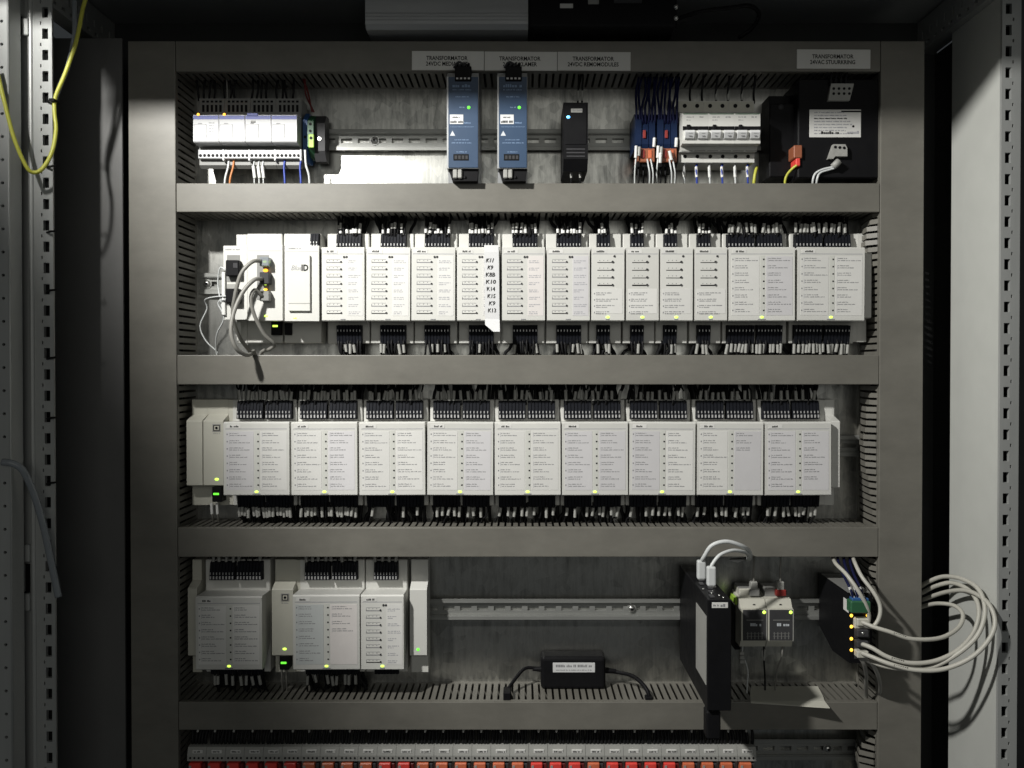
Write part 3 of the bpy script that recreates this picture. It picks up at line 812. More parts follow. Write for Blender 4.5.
wires(t, [[P(px, 668, 22), P(px + .5, 680, 24), P(px + 1, 690, 30), P(px + 1, 706, 34)] for px in (281.5, 286)], 'darkcable', 1.0)
t = thing('end_plate', 'cream end plate with small green light right of the lower bay modules', 'end plate', (PX(418, DR), DR, PZ(610, DR)), 'module end plates')
stepped(t, 409.8, 426.8, 559.5, 672, 589, 656, 16, 'white')
MB().dome(P(418, 649.5, 16), 1.6, 10, rz=1.6, depth=.8).build('status_light', 'led_green', t)

# processor modules at the left of the upper row -----------------------------
t = thing('interface_module', 'white interface module with two black plugs at the far left of the upper row', 'module', (PX(236, DR), DR, PZ(283, DR)), 'processor modules')
x0, x1, z0, z1 = RECT(223.5, 245.5, 247, 319.5, DF)
MB().prismx([(DF, z0), (DF, z1 - 1), (DF + 1.2, z1), (DB, z1), (DB, z0 + 14), (DF + 8, z0)], x0, x1).build('front_cover', 'white', t)
MB().pbox(227, 255, 240, 282, DF - .3, DF + .2, .1).build('port_recess', 'greyp', t)
for py0, py1 in ((260, 276), (288.5, 303)):
    b = MB().pbox(225.5, py0, 239, py1, DF - 8, DF + .3, .8).build('plug', 'black', t)
    MB().pbox(233, py0 + 3, 237.5, py0 + 8, DF - 8.5, DF - 7.9, .2).build('plug_latch', 'dkgrey', b)
MB().pbox(227, 284, 238, 306, DF - .2, DF + .2, .1).build('port_recess', 'midgrey', t)
b = MB(); b.words(PX(226, DF), PX(240, DF), PZ(249.5, DF), 1.5, DF, 1.3); b.build('printed_text', 'ink', t)
wires(t, [[P(226, 270, -4), P(220, 268, -2), P(218, 285, 4), P(221, 302, 2), P(224, 314, 0)], [P(226, 296, -4), P(214, 297, 4), P(205, 300, 16), P(207, 309, 22), P(200, 326, 26), P(206, 341, 28), P(217, 352, 30), P(220, 362, 34)],
          [P(226, 299, -4), P(218, 303, 0), P(224, 318, 2), P(217, 334, 14), P(216, 350, 26), P(219, 362, 30)]], 'whitewire', .8)
b = MB().pbox(221.5, 272, 225, 315, -1, 2, .4); b.build('white_flat_wire', 'sleevew', t)
MB().pbox(235.5, 322, 240.5, 336, 20, DB, .4).build('white_plug', 'sleevew', t)

t = thing('processor_module', 'white processor module with network sockets and orange lights, cables plugged in', 'module', (PX(265, DR), DR, PZ(283, DR)), 'processor modules')
x0, x1, z0, z1 = RECT(247.3, 244.5, 282.5, 321, DF - 2)
MB().prismx([(DF - 2, z0 + .5), (DF - 2, z1 - 1.2), (DF - .8, z1), (DB, z1), (DB, z0 + 14), (DF + 8, z0)], x0, x1).build('front_cover', 'white', t)
base_piece(t, PX(247, DB) - 0, PX(283, DB), PZ(233.5, DB), PZ(343, DB), 'white')
MB().pbox(236.5, 234.5, 247, 343, DB, DR, .4).build('base', 'white', t)
FD = DF - 2
MB().pbox(257, 255, 269, 300, FD - .3, FD + .2, .1).build('port_recess', 'greyp', t)
ports = [(262, 'led_lime'), (270.5, 'led_orange'), (284, 'led_lime'), (289.5, 'led_amber'), (297.5, 'led_green')]
for i, (py, led) in enumerate(ports):
    MB().dome(P(265.5, py, FD - 1.5), 2.0 if i != 1 else 2.6, 10, rz=1.2 if i != 1 else 1.8, depth=.9).build('status_light', led, t)
for py0, py1 in ((257, 266), (272, 284), (291, 301)):
    b = MB().pbox(259.5, py0, 269, py1, FD - 9, FD, .6).build('plug', 'clear' if py0 < 260 else 'dkgrey' if py0 < 290 else 'greyp', t)
MB().dome(P(266, 316, FD), 2, 10, rz=1.2, depth=.7).build('status_light', 'led_lime', t)
b = MB(); b.box(x0 + 1, x1 - 1, FD - .08, FD + .1, z1 - 6.6, z1 - 6.1); b.build('printed_text', 'inkfaint', t)
MB().pbox(271, 321.5, 281, 335, 22, DB, .4).build('power_plug', 'black', t)
MB().pbox(272.5, 325, 277.5, 327, 21.4, 22.2, .2).build('status_light', 'led_lime', t)

def cable(label, pts, r, m, name='network_cable', group='grey network cables', cat='cable', n=10, sub=7, prints=False):
    pts = [P(*p) for p in pts]
    b = MB().tube(pts, r, n, sub)
    o = b.build(name, m, None, org=pts[0])
    if prints:          # black jacket lettering, a row of small strokes along the near side
        k = MB()
        for i in range(7):
            p = Vector(pts[2]).lerp(Vector(pts[3]), .15 + .085 * i) ; wd = random.uniform(.7, 1.2)
            k.box(p.x - wd / 2, p.x + wd / 2, p.y - r - .25, p.y - r + 1.0, p.z - 1.1, p.z + 1.1)
        k.build('printed_text', 'black_ink', o)
    return tag(o, label, cat, group)
cable('grey cable from the processor top socket, curving far left into the duct', [(261, 261, -8), (252, 262, -18), (241, 274, -22), (235, 296, -20), (233, 318, -12), (240, 338, 2), (250, 352, 20), (255, 366, 30)], 1.9, 'darkcable')
cable('thick grey cable from the processor middle socket, bending over the duct edge', [(262, 279, -9), (254, 280, -20), (243, 292, -26), (234, 312, -32), (231, 332, -36), (236, 348, -34), (246, 355, -22), (252, 353, -4), (254, 352, 14), (256, 364, 30)], 2.0, 'darkcable')
cable('grey cable from the processor bottom socket, bending right into the duct', [(262, 296, -9), (255, 290, -16), (251, 298, -18), (254, 314, -14), (264, 334, -6), (274, 344, 2), (270, 349, 10), (262, 352, 20), (258, 364, 30)], 1.9, 'darkcable')

t = thing('memory_module', 'white module with raised flap reading BlueID, beside the processor', 'module', (PX(302, DR), DR, PZ(283, DR)), 'processor modules')
FD = DF - 4
x0, x1, z0, z1 = RECT(284.7, 245.5, 319, 321.5, FD)
MB().prismx([(FD, z0 + .5), (FD, z1 - 1.2), (FD + 1.2, z1), (DB, z1), (DB, z0 + 16), (DF + 8, z0)], x0, x1).build('front_cover', 'white', t)
base_piece(t, PX(284, DB), PX(322, DB), PZ(233.5, DB), PZ(343, DB), 'white')
fl = MB().pbox(288, 255, 310, 311, FD - 3, FD - .05, .6, 2).build('flap', 'white', t)
MB().pbox(288.5, 303, 309.7, 303.8, FD - 3.12, FD - 2.9).build('flap_groove', 'midgrey', fl)
text_mesh('lettering', ['Blue'], 7.0, PX(297.5, FD), PZ(268.5, FD), FD - 3, 'ink', t, xscale=.9, shear=.3)
text_mesh('lettering', ['ID'], 8.5, PX(306, FD), PZ(268.5, FD), FD - 3, 'black_ink', t, xscale=.85, bold=.35)
b = MB(); b.words(x0 + 4, x0 + 16, z1 - 3, 1.4, FD, 1.2); b.build('printed_text', 'ink', t)
b = MB(); b.box(x0 + 1, x1 - 1, FD - .08, FD + .1, z1 - 6.3, z1 - 5.9); b.build('printed_text', 'inkfaint', t)
MB().dome(P(295, 318, FD), 2, 10, rz=1.0, depth=.7).build('status_light', 'led_lime', t)
MB().pbox(284.5, 323, 291.5, 335, 24, DB, .4).build('plug', 'black', t)
terminal(t, PX(312, DB), PX(322, DB) - 1.5, PZ(234, DB), PZ(250, DB), 3, True)

# handwritten strip
t = thing('label_strip', 'white strip of tape handwritten with K numbers, its end curling off', 'label', (PX(491, DF), DF, PZ(290, DF)))
d = DF - 1.4
x0, x1, z0, z1 = RECT(484, 246, 498.5, 320, d)
b = MB()
rows = [(z1 + 1, d + 1.0), (z1 - 6, d), (0, d - .4), (z0 + 1, d), (z0 - 5, d - 3), (z0 - 12, d - 8)]
rows[2] = ((z0 + z1) / 2, d)
vsx = []
for k, (z, dd_) in enumerate(rows):
    sk = 1.6 * k / 5
    a0 = x0 + sk + (8 if k == 5 else 0)
    vsx += [(a0, dd_, z), (x1 + sk, dd_, z), (x1 + sk, dd_ + .25, z), (a0, dd_ + .25, z)]
for k in range(5):
    a = k * 4; c = a + 4
    b.add([vsx[i] for i in range(a, a + 8)], [(0, 1, 5, 4), (1, 2, 6, 5), (2, 3, 7, 6), (3, 0, 4, 7)])
b.build('tape', 'brightwhite', t)
for k, s_ in enumerate(['K11', 'K9', 'K8B', 'K10', 'K14', 'K15', 'K9', 'K13']):
    text_mesh('handwriting', [s_], 5.6, PX(489.5 + .35 * k, d), PZ(260.5 + 7.15 * k, d), d - .35, 'black_ink', t, bold=.06, shear=random.uniform(-.15, .35), xscale=random.uniform(.85, 1.1))

# ------------------------------------------------------------------ top row devices
# four light-control relays
descs = ['leftmost white relay unit with orange light in the top row', 'second white relay unit with orange light in the top row',
         'third white relay unit with outlined button in the top row', 'rightmost white relay unit of the four in the top row']
for i in range(4):
    a = 193 + 26.1 * i; c = a + 25.8
    t = thing('relay_unit', descs[i], 'relay', (PX(a + 13, DR), DR, PZ(139, DR)), 'white relay units in the top row')
    dB, dF_ = 24, 8
    xa, xc = PX(a, dF_, 130), PX(c, dF_, 130)
    zt, zb = PZ(98.5, dB), PZ(168, dB)
    b = MB().prismx([(DR - .1, zb + 8), (DB, zb), (dB, zb + 3), (dB, zt), (DR - .1, zt)], xa, xc).build('housing', 'greyp', t)
    g = MB()
    for k in range(5): g.box(xa + 3 + k * 4.4, xa + 5.4 + k * 4.4, dB - .3, dB, PZ(112, dB), PZ(105, dB))
    for k in range(5): g.box(xa + 3 + k * 4.4, xa + 5.6 + k * 4.4, dB - .3, dB, PZ(102.6, dB), PZ(100.6, dB))
    g.build('vent', 'black', b)
    z1, z0 = PZ(115, dF_), PZ(142.3, dF_)
    MB().prismx([(dB, z0 - 1), (dF_ + 1, z0), (dF_, z0 + 1), (dF_, z1), (dB, z1 + 2)], xa + .2, xc - .2).build('front_cover', 'relaywhite', t)
    MB().box(xa + .4, xc - .4, dF_ - .2, dF_ + .1, z1 - 4.3, z1 - .6).build('blue_stripe', 'bstripe', t)
    fr = MB().box(xa + 2, xa + 13, dF_ - .5, dF_ + .1, z0 + 4.5, z1 - 10).build('label_window', 'brightwhite', t)
    ed = MB()
    for e in ((xa + 1.4, xa + 1.9, z0 + 4.5, z1 - 9.6), (xa + 13.1, xa + 13.5, z0 + 4.5, z1 - 9.6), (xa + 1.4, xa + 13.5, z1 - 9.9, z1 - 9.4)): ed.box(e[0], e[1], dF_ - .15, dF_ + .1, e[2], e[3])
    ed.box(xa + 5, xa + 9, dF_ - .2, dF_ + .1, z1 - 8.8, z1 - 8.2); ed.box(xa + 15, xc - 4, dF_ - .15, dF_ + .1, z0 + 3, z0 + 3.3)
    if i == 0:
        for k in range(5): ed.words(xa + 16, xa + 21, z1 - 8 - k * 2.8, 1.0, dF_, .9)
    ed.build('printed_text', 'ink', t)
    if i < 2: MB().dome(P(a + 5.2, 114.5, dF_), 1.5, 10, depth=.9).build('status_light', 'led_orange', t)
    if i == 2:
        MB().pbox(a + 2, 113, a + 12.5, 115.8, dF_ - .8, dF_ + 1, .3).build('outlined_button', 'bstripe', t)
        MB().pbox(a + 5.5, 120.5, a + 10, 122.5, dF_ - .6, dF_ + .1, .2).build('test_button', 'greyp', t)
    zs0, zs1 = PZ(158.5, 19), PZ(149.5, 19)
    tb = MB().box(xa + .6, xc + .4, 19, dB, zs0, zs1, .5).build('terminal_strip', 'relaywhite', t)
    MB().box(xc - .2, xc + 1.2, 18.5, dB, zs0 - 2, zs1 + .5).build('terminal_rib', 'brightwhite', tb)
    h = MB()
    for k in range(6): h.cyl((xa + 3 + k * 4.25, 19.05, PZ(155.5, 19)), (0, -1, 0), 1.6, .3, 10)
    h.build('screw_hole', 'black', tb)
    ws = {0: [], 1: [(228, 'whitewire'), (233, 'orangewire')], 2: [(253.5, 's'), (258.3, 's'), (262.5, 's')], 3: [(284, 'bluewire'), (300, 'bluewire')]}[i]
    if i == 0: pass
    for px, m_ in ws:
        p = [P(px + 1, 160, 24), P(px, 168, 22), P(px - (3 if m_ != 's' and i == 1 else -.8), 180, 20), P(px - 3 if i == 1 else px + 1, 196, 22)]
        if m_ == 's':
            sleeve(t, P(px - .2, 166, 20), P(px + 1.3, 178, 20), 'sleevew', 1.7)
            wires(t, [p], 'whitewire', .7, 'wire', False)
        else: wires(t, [p], m_, 1.15, 'wire', False)
    wires(t, [[P(a + 6 + 5 * k, 101, 30), P(a + 6 + 5 * k + random.uniform(-2, 2), 90, 26), P(a + 6 + 5 * k + random.uniform(-3, 3), 74, 30), P(a + 7 + 5 * k, 60, 34)] for k in range(4 if i != 1 else 3)], 'wire', 1.2)
t = thing('wire', 'single thin pale wire rising from the white relay units', 'wire', P(227, 98, 26)); wires(t, [[P(227, 104, 26), P(227.3, 92, 24), P(226.5, 78, 26), P(226, 62, 32)]], 'darkcable', .8, 'conductor', False)

# terminals right of the relays
def small_terminal(px0, px1, py0, py1, dF_, m, label, holes=(), nm='terminal_block'):
    t = thing(nm, label, 'terminal', (PX((px0 + px1) / 2, DR), DR, PZ((py0 + py1) / 2, DR)), 'terminals beside the relay units')
    x0, x1 = PX(px0, dF_), PX(px1, dF_); z0, z1 = PZ(py1, dF_), PZ(py0, dF_)
    h_ = z1 - z0
    MB().prismx([(DR - .1, z0), (36, z0), (dF_, z0 + h_ * .2), (dF_, z1 - h_ * .2), (36, z1), (DR - .1, z1)], x0, x1).build('housing', m, t)
    b = MB()
    for py in holes: b.cyl((((x0 + x1) / 2), dF_ + .05, PZ(py, dF_)), (0, -1, 0), 1.5, .3, 8)
    if holes: b.build('screw_hole', 'black', t)
    return t
small_terminal(303.5, 308, 110, 160, 24, 'blueterm', 'narrow blue terminal beside the green one, right of the white relay units', (137,))
t = small_terminal(308.2, 314, 112, 155, 23, 'green', 'green and lime earth terminal right of the white relay units', (124, 131))
MB().pbox(308.4, 134, 313.8, 147.5, 22.2, 24, .5).build('lime_cap', 'lime', t); MB().cyl(P(311, 138, 22.2), (0, -1, 0), 1.6, .3, 8).build('screw_hole', 'black', t)
t = small_terminal(314.4, 325.5, 114, 160, 29, 'dkgrey', 'dark grey end clamp right of the green earth terminal', (), 'end_clamp')
MB().cyl(P(319.5, 139, 29), (0, -1, 0), 2.0, 1.0, 10).build('screw', 'steel', t)
wires(t, [[P(305, 150, 16), P(306, 165, 16), P(309, 176, 18), P(310, 196, 22)]], 'whitewire', 1.3, 'wire', False)
wires(t, [[P(312, 112, 18), P(308, 92, 22), P(303, 78, 24), P(302, 60, 30)], [P(314, 112, 18), P(306, 95, 24), P(305, 80, 24), P(304, 60, 30)]], 'redwire', .9, 'wire', False)

# blue power supplies
for i, (a, c) in enumerate(((446.8, 478.5), (497.3, 527.3))):
    dF_ = -14
    t = thing('power_supply', ['left blue power supply with green light in the top row', 'right blue power supply with green light in the top row'][i], 'power supply', (PX((a + c) / 2, DR), DR, PZ(130, DR)), 'blue power supplies')
    x0, x1, z0, z1 = RECT(a, 76.5, c, 168.3, dF_)
    MB().prismx([(dF_ + .3, z0), (dF_ + .3, z1), (dF_ + 10, z1 + 7), (DR - .1, z1 + 7), (DR - .1, z0 - 11), (dF_ + 16, z0 - 11), (dF_ + 14, z0)], x0, x1).build('case', 'alu', t)
    fp = MB().box(x0 + 1.6, x1 - .3, dF_ - .6, dF_ + .2, z0 + .4, z1 - .3, .5).build('front_panel', 'bluepanel', t)
    MB().dome(P(a + 22, 107.5, dF_ - .6), 1.6, 12, depth=1).build('status_light', 'led_green', t)
    k = MB().pbox(a + 3, 114.5, a + 16.5, 124, dF_ - .9, dF_ - .5, .1); k.build('sticker', 'brightwhite', t)
    k = MB()
    k.words(PX(a + 6, dF_), PX(a + 13, dF_), PZ(117.6, dF_), 1.2, dF_ - .95, 1); k.words(PX(a + 4, dF_), PX(a + 15.5, dF_), PZ(122, dF_), 2.2, dF_ - .95, 1.6)
    k.build('printed_text', 'black_ink', t)
    k = MB(); e = dF_ - .62
    for py, xa_, xb_, hh in ((86, 6, 24, 3.0), (90, 6, 24, 1.2), (97, 9, 22, .9), (107.5, 13, 18, 1.2), (123, 17.5, 25, 1.4), (127, 4, 27, .6), (140, 8, 22, .8), (143, 5, 26, 1.0), (152, 10, 20, 1.0)):
        k.words(PX(a + xa_, dF_), PX(a + xb_, dF_), PZ(py, dF_), hh, e, hh)
    k.build('printed_text', mat('pale_blue_print', (0.16, 0.24, 0.38), .6, var=0), t)
    tri = MB(); zc = PZ(133.5, dF_); xc = PX(a + 6, dF_)
    tri.prismd([(xc - 2.6, zc - 2.4), (xc + 2.6, zc - 2.4), (xc, zc + 2.6)], e - .1, e); tri.build('warning_triangle', 'white_ink', t)
    cn = MB().pbox(a + 8, 66, a + 24.5, 81, dF_ - 2, dF_ + 12, .6).build('connector', 'black', t)
    k = MB()
    for q in range(4): k.pbox(a + 9.3 + q * 3.9, 77.5, a + 11.4 + q * 3.9, 79.2, dF_ - 2.3, dF_ - 1.9)
    k.build('clamp', 'clamp', cn)
    wires(t, [[P(a + 10.5 + q * 3.7, 70, dF_ + 4), P(a + 11 + q * 3.6, 64, dF_ + 6), P(a + 9 + q * 4, 67, 2), P(a + 9 + q * 4, 75, 14), P(a + 9 + q * 4, 66, 34)] for q in range(4)], 'wire', 1.5)
    wires(t, [[P(a + 7 + q * 4.4, 68, dF_ + 2), P(a + 12 + q * 3, 62 + q, dF_ + 1), P(a + 18 - q, 66, dF_ + 3)] for q in range(3)], 'dkgrey', 1.1)
    cb = MB().pbox(a + 6.5, 154, a + 22, 160.5, dF_ - .9, dF_, .2).build('lower_connector', 'black', t)
    k = MB()
    for q in range(4): k.pbox(a + 7.8 + q * 3.6, 155.5, a + 10.2 + q * 3.6, 159, dF_ - 1.1, dF_ - .8)
    k.build('pole_mark', 'dkgrey', cb)
    k = MB().prismd([(x0 + 1.5, z0 - .5), (x1 - .5, z0 - .5), (x1 - 1.5, z0 - 11.5), (x0 + 5, z0 - 11.5)], dF_ + 4, dF_ + 15.8).build('plug_housing', 'black', t)
    MB().pbox(a + 6, 169, a + 10.5, 178, dF_ + 1, dF_ + 5, .8).build('wire_plug', 'sleeve', k)
    MB().pbox(a + 11, 169, a + 15.2, 178, dF_ + 1, dF_ + 5, .8).build('wire_plug', 'sleeve', k)
    wires(t, [[P(a + 8 + 5 * q, 177, dF_ + 3), P(a + 9 + 5 * q, 180, dF_ + 12), P(a + 9 + 5 * q, 178, 14), P(a + 9 + 5 * q, 200, 24)] for q in range(3)], 'wire', 1.5)

# black converter with blue light
t = thing('converter', 'slim black converter with a blue light in the top row', 'converter', (PX(576, DR), DR, PZ(137, DR)))
dF_ = -8
x0, x1, z0, z1 = RECT(563.5, 101.5, 588, 169, dF_)
MB().prismx([(dF_, z0 + 10), (dF_, z1 - 1), (dF_ + 3, z1), (DR - .1, z1), (DR - .1, z0), (dF_ + 8, z0 - .5)], x0, x1).build('case', 'blackm', t)
MB().box(x0 + 1.5, x1 - 1.5, dF_ - .6, dF_ + .2, z0 + 24, z1 - 3, .4).build('front_panel', 'black', t)
MB().dome(P(568.3, 117, dF_ - .6), 1.9, 10, rz=1.5, depth=.8).build('status_light', 'led_blue', t)
k = MB().pbox(571, 108.5, 582.5, 112.5, dF_ - .9, dF_ - .5, .2).build('marker_tag', 'midgrey', t)
b = MB(); b.words(PX(572.5, dF_), PX(581, dF_), PZ(110.5, dF_), 1.6, dF_ - .95, 1.3); b.build('printed_text', 'ink', t)
for px in (577.8, 582.0): sleeve(t, P(px, 101, 4), P(px + .2, 91, 4), 'sleeve', 1.3)
wires(t, [[P(px, 103, 5), P(px + .3, 92, 4), P(px + 1, 78, 10), P(px + 1, 62, 24)] for px in (577.8, 582)], 'wire', 1.0)
for px in (571, 580): sleeve(t, P(px, 171, 4), P(px + .3, 178, 4), 'sleeve', 1.2)
wires(t, [[P(px, 167, 5), P(px + .3, 178, 4), P(px, 196, 14)] for px in (571, 580)], 'wire', 1.0)
b = MB()
for k in range(3): b.box(x0 + 3, x1 - 3, dF_ - .2, dF_ + .3, z0 + 12 + k * 3.5, z0 + 13.2 + k * 3.5)
b.build('groove', 'dkgrey', t)

# interface relays: two dark blue pairs with orange relays
for i, a in enumerate((635, 657)):
    t = thing('interface_relay', ['left dark blue and orange interface relay beside the breakers', 'right dark blue and orange interface relay beside the breakers'][i], 'relay', (PX(a + 11, DR), DR, PZ(135, DR)), 'interface relays')
    x0, x1, z0, z1 = RECT(a, 112, a + 20.5, 148, 6)
    b = MB()
    for q in range(3):
        w_ = (x1 - x0) / 3; b.prismx([(8, z0), (6, z0 + 4), (6 + 2 * q % 3, z1 - 8), (14, z1), (DR - .1, z1), (DR - .1, z0)], x0 + q * w_ + .3, x0 + (q + 1) * w_ - .3)
    b.build('socket', 'relayblue', t)
    MB().pbox(a + 4.5, 147.5, a + 20, 162, 8, DR - .1, .6).build('relay_cube', 'relayorange', t)
    MB().pbox(a + 8, 130, a + 11, 138, 4.8, 6.2, .4).build('red_lever', 'relayred', t)
    MB().pbox(a + 6.5, 150, a + 10, 158, 7, 8.2, .4).build('window', 'relayred', t); MB().pbox(a + 13.5, 150, a + 17, 158, 7, 8.2, .4).build('window', 'termorange', t)
    MB().pbox(a + 2, 161, a + 20, 167, 12, DR - .1, .4).build('foot', 'black', t)
    for q, (px, y0, y1) in enumerate(((a + 1.3, 146, 158), (a + 4.6, 147, 156), (a + 19.5, 138, 147))): sleeve(t, P(px, y0, 5), P(px - .6, y1, 5), 'sleevew' if q != 1 else 'sleeve', 1.6)
    if i == 1: sleeve(t, P(a + 3.6, 153, 4), P(a + 3.2, 163, 4), 'sleevew', 1.7); sleeve(t, P(a + 12.5, 151, 4), P(a + 14.5, 160, 4), 'sleevew', 1.7)
    for q in range(3): 
        px = a + 3.5 + 6.5 * q + random.uniform(-1, 1); sleeve(t, P(px, 112 - random.uniform(0, 3), 12), P(px - random.uniform(-.5, 1.5), 101, 10), 'sleeve', 1.3)
    wires(t, [[P(a + 2 + 3 * q, 124, 8), P(a + 1.5 + 3 * q + random.uniform(-1, 1), 108, 6), P(a + 2.5 + 3 * q + random.uniform(-2, 2), 92, 10), P(a + 4 + 3 * q, 76, 20), P(a + 5 + 3 * q, 62, 30)] for q in range(7)], 'navywire', 1.25)
    wires(t, [[P(px, 156, 6), P(px - 1, 166, 6), P(px - 1.5, 178, 10), P(px - 1, 198, 20)] for px in (a + 1.2,)] +
          [[P(px, 158, 10), P(px + 1.5, 166, 2), P(px + 2.8, 176, 4), P(px + 1.5, 198, 18)] for px in (a + 12, a + 15.5)], 'whitewire', .85)
    wires(t, [[P(a + 3 + 5 * q, 165, 20), P(a + 3.5 + 5 * q, 175, 18), P(a + 3 + 5 * q, 198, 24)] for q in range(4)], 'wire', 1.0)

# circuit breakers: three two-pole units
for i in range(3):
    a = 682.2 + 25.9 * i
    t = thing('circuit_breaker', ['leftmost white two-pole circuit breaker', 'middle white two-pole circuit breaker', 'rightmost white two-pole circuit breaker, next to the black transformer'][i], 'circuit breaker', (PX(a + 13, DR), DR, PZ(132, DR)), 'white circuit breakers')
    dT, dM, dL = 16, -6, 14
    x0, x1 = PX(a - .6 + .25, dM), PX(a + 26.3 - .8, dM); xt0, xt1 = x0, x1
    z = lambda py, d_: PZ(py, d_)
    b = MB().prismx([(DR - .1, z(101, dT)), (dT, z(101, dT)), (dT, z(112, dT)), (dM + 6, z(112, dM)), (dM, z(113.5, dM)), (dM, z(143.5, dM)), (dM + 10, z(144, dM)), (dM + 12, z(152, dM + 12)),
                     (dL, z(152.5, dL)), (dL, z(162.5, dL)), (DR - .1, z(162.5, dL))], x0, x1)
    b.build('case', 'white', t)
    MB().box(x0 + .2, x1 - .2, dT - .3, dT + .2, z(111.5, dT), z(101.5, dT), .2).build('terminal_cover', 'cream', t)
    h = MB()
    for q in range(2):
        cx = x0 + (x1 - x0) * (.26 + .49 * q)
        h.cyl((cx, dT - .25, z(106, dT)), (0, -1, 0), 2.1, .4, 12); h.cyl((cx, dL + .05, z(156.5, dL)), (0, -1, 0), 1.9, .4, 12)
    h.build('screw_hole', 'black', t)
    MB().box(x0 + 1, x1 - .6, dM - .15, dM + .1, z(114.4, dM), z(113.6, dM)).build('green_line', 'green', t)
    w_ = MB(); w_.words(x0 + 4, x0 + 11, z(117, dM), 1, dM, 1); w_.words(x0 + 17, x0 + 22, z(117, dM), 1.3, dM, 1.2); w_.words(x0 + 4, x0 + 9, z(120, dM), .8, dM, .8); w_.build('printed_text', 'ink', t)
    MB().box(x0 + .4, x1 - .1, dM - .8, dM + .1, z(130.2, dM), z(126.5, dM)).build('toggle_slot', 'black', t)
    MB().box(x0 + 4, x1 - 18, dM - 2, dM, z(130, dM), z(125, dM), .5).build('tie_bar', 'black', t)
    for q in range(2):
        c0 = x0 + 2.2 + 12.9 * q
        tg = MB().prismx([(dM, z(130, dM)), (dM - 5, z(131.5, dM)), (dM - 6, z(134, dM)), (dM - 3, z(139, dM)), (dM, z(140, dM))], c0, c0 + 8.8).build('toggle', 'brightwhite', t)
        w_ = MB(); w_.words(c0 + 3, c0 + 7, z(134.5, dM), 1, dM - 5.6, 1); w_.words(c0 + 3, c0 + 6, z(137, dM), 1, dM - 4.8, 1); w_.build('printed_text', 'ink', tg)
    g = MB()
    for q in range(2):
        c0 = x0 + 1.5 + 12.9 * q; g.box(c0, c0 + 11, dM + 11.3, dM + 13, z(151.2, dM + 11), z(146, dM + 11))
    g.build('recess', 'midgrey', t)
    for q in range(2):
        px = a + 1.5 + 12.5 * q - i * .4
        sleeve(t, P(px, 167, 18), P(px + .5, 177.5, 16), 'sleevew', 1.6)
        wires(t, [[P(px + 3, 160, 24), P(px, 167, 18), P(px + .6, 178, 16), P(px + 1.5, 198, 22)]], 'whitewire' if q == 0 else 'bluewire', 1.1, 'wire', False)
        pz = a + 8 + 12 * q
        wires(t, [[P(pz, 103, 24), P(pz - .5, 94, 14), P(pz + 1, 80, 14), P(pz + 2, 62, 28)]], 'wire', 1.2, 'wire', False)
        if i == 1 or q == 0 and i > 0: sleeve(t, P(pz, 100, 15), P(pz, 91, 13.6), 'sleeve', 1.3)
t = thing('wire', 'yellow-green earth wire hanging right of the circuit breakers', 'wire', P(756, 167, 20)); wires(t, [[P(757, 167, 22), P(755.5, 172, 18), P(754, 182, 18), P(754, 198, 24)]], 'yg', 1.7, 'conductor', False)

# black transformer
t = thing('transformer', 'large black transformer with white rating label at the top right', 'transformer', (PX(825, DP), DP, PZ(130, DP)))
dF_ = 5
x0, x1, z0, z1 = RECT(798, 78, 879, 178, dF_)
MB().box(x0, x1, dF_, DP - .1, z0, z1 - 1, 1.2).build('winding_case', 'blackm', t)
MB().pbox(769.5, 103.5, 801, 177, 18, DP - .2, 1.0).build('core', 'blackm', t)
MB().box(PX(768, 30), PX(876, 30), 30, DP - .3, PZ(175, 30), PZ(96, 30)).build('mounting_frame', 'black', t)
MB().dome(P(781, 107, 18), 3, 10, depth=1.4).build('bolt', 'dkgrey', t); MB().dome(P(796, 101.5, 29), 1.2, 8, depth=.8).build('bolt', 'steel', t)
lb = MB().pbox(809.5, 109.5, 861, 137.3, dF_ - .4, dF_ + .1, .2).build('rating_label', 'paper', t)
k = MB(); k2 = MB(); e = dF_ - .45
for r_ in range(8):
    py = 112.6 + r_ * 3.0
    (k2 if r_ not in (2,) else k).words(PX(813, dF_), PX(848 + random.uniform(-8, 4), dF_), PZ(py, dF_), 1.2, e, 1.1)
k.box(PX(840, dF_), PX(859.5, dF_), e - .05, e + .1, PZ(112.4, dF_), PZ(110.8, dF_))
k.words(PX(820, dF_), PX(836, dF_), PZ(132.8, dF_), 2.8, e, 2.4); k.dome((PX(852, dF_), e, PZ(126.5, dF_)), 1.3, 8, depth=.1)
k2.words(PX(846, dF_), PX(858, dF_), PZ(132.5, dF_), 2.8, e, 2.4)
k.build('printed_text', 'black_ink', lb); k2.build('printed_text', 'inkfaint', lb)
cc = MB(); zc0, zc1 = PZ(100.5, dF_ - 4), PZ(83.5, dF_ - 4); xq0, xq1 = PX(827, dF_ - 4), PX(852.5, dF_ - 4)
cc.prismd([(xq0, zc0), (xq1 - 4, zc0), (xq1, zc1 - 1), (xq1, zc1), (xq0 + 3, zc1)], dF_ - 4, dF_ - .1)
cc = cc.build('upper_connector', 'midgrey', t)
k = MB()
for r_ in range(2):
    for q in range(4): k.cyl((xq0 + 5.5 + q * 5.2, dF_ - 4, PZ(90 + 5 * r_, dF_)), (0, -1, 0), 1.4, .3, 8)
k.build('contact_hole', 'black', cc)
cc = MB(); xq0, xq1 = PX(827, dF_ - 4), PX(846, dF_ - 4); zc0, zc1 = PZ(159, dF_ - 4), PZ(144.5, dF_ - 4)
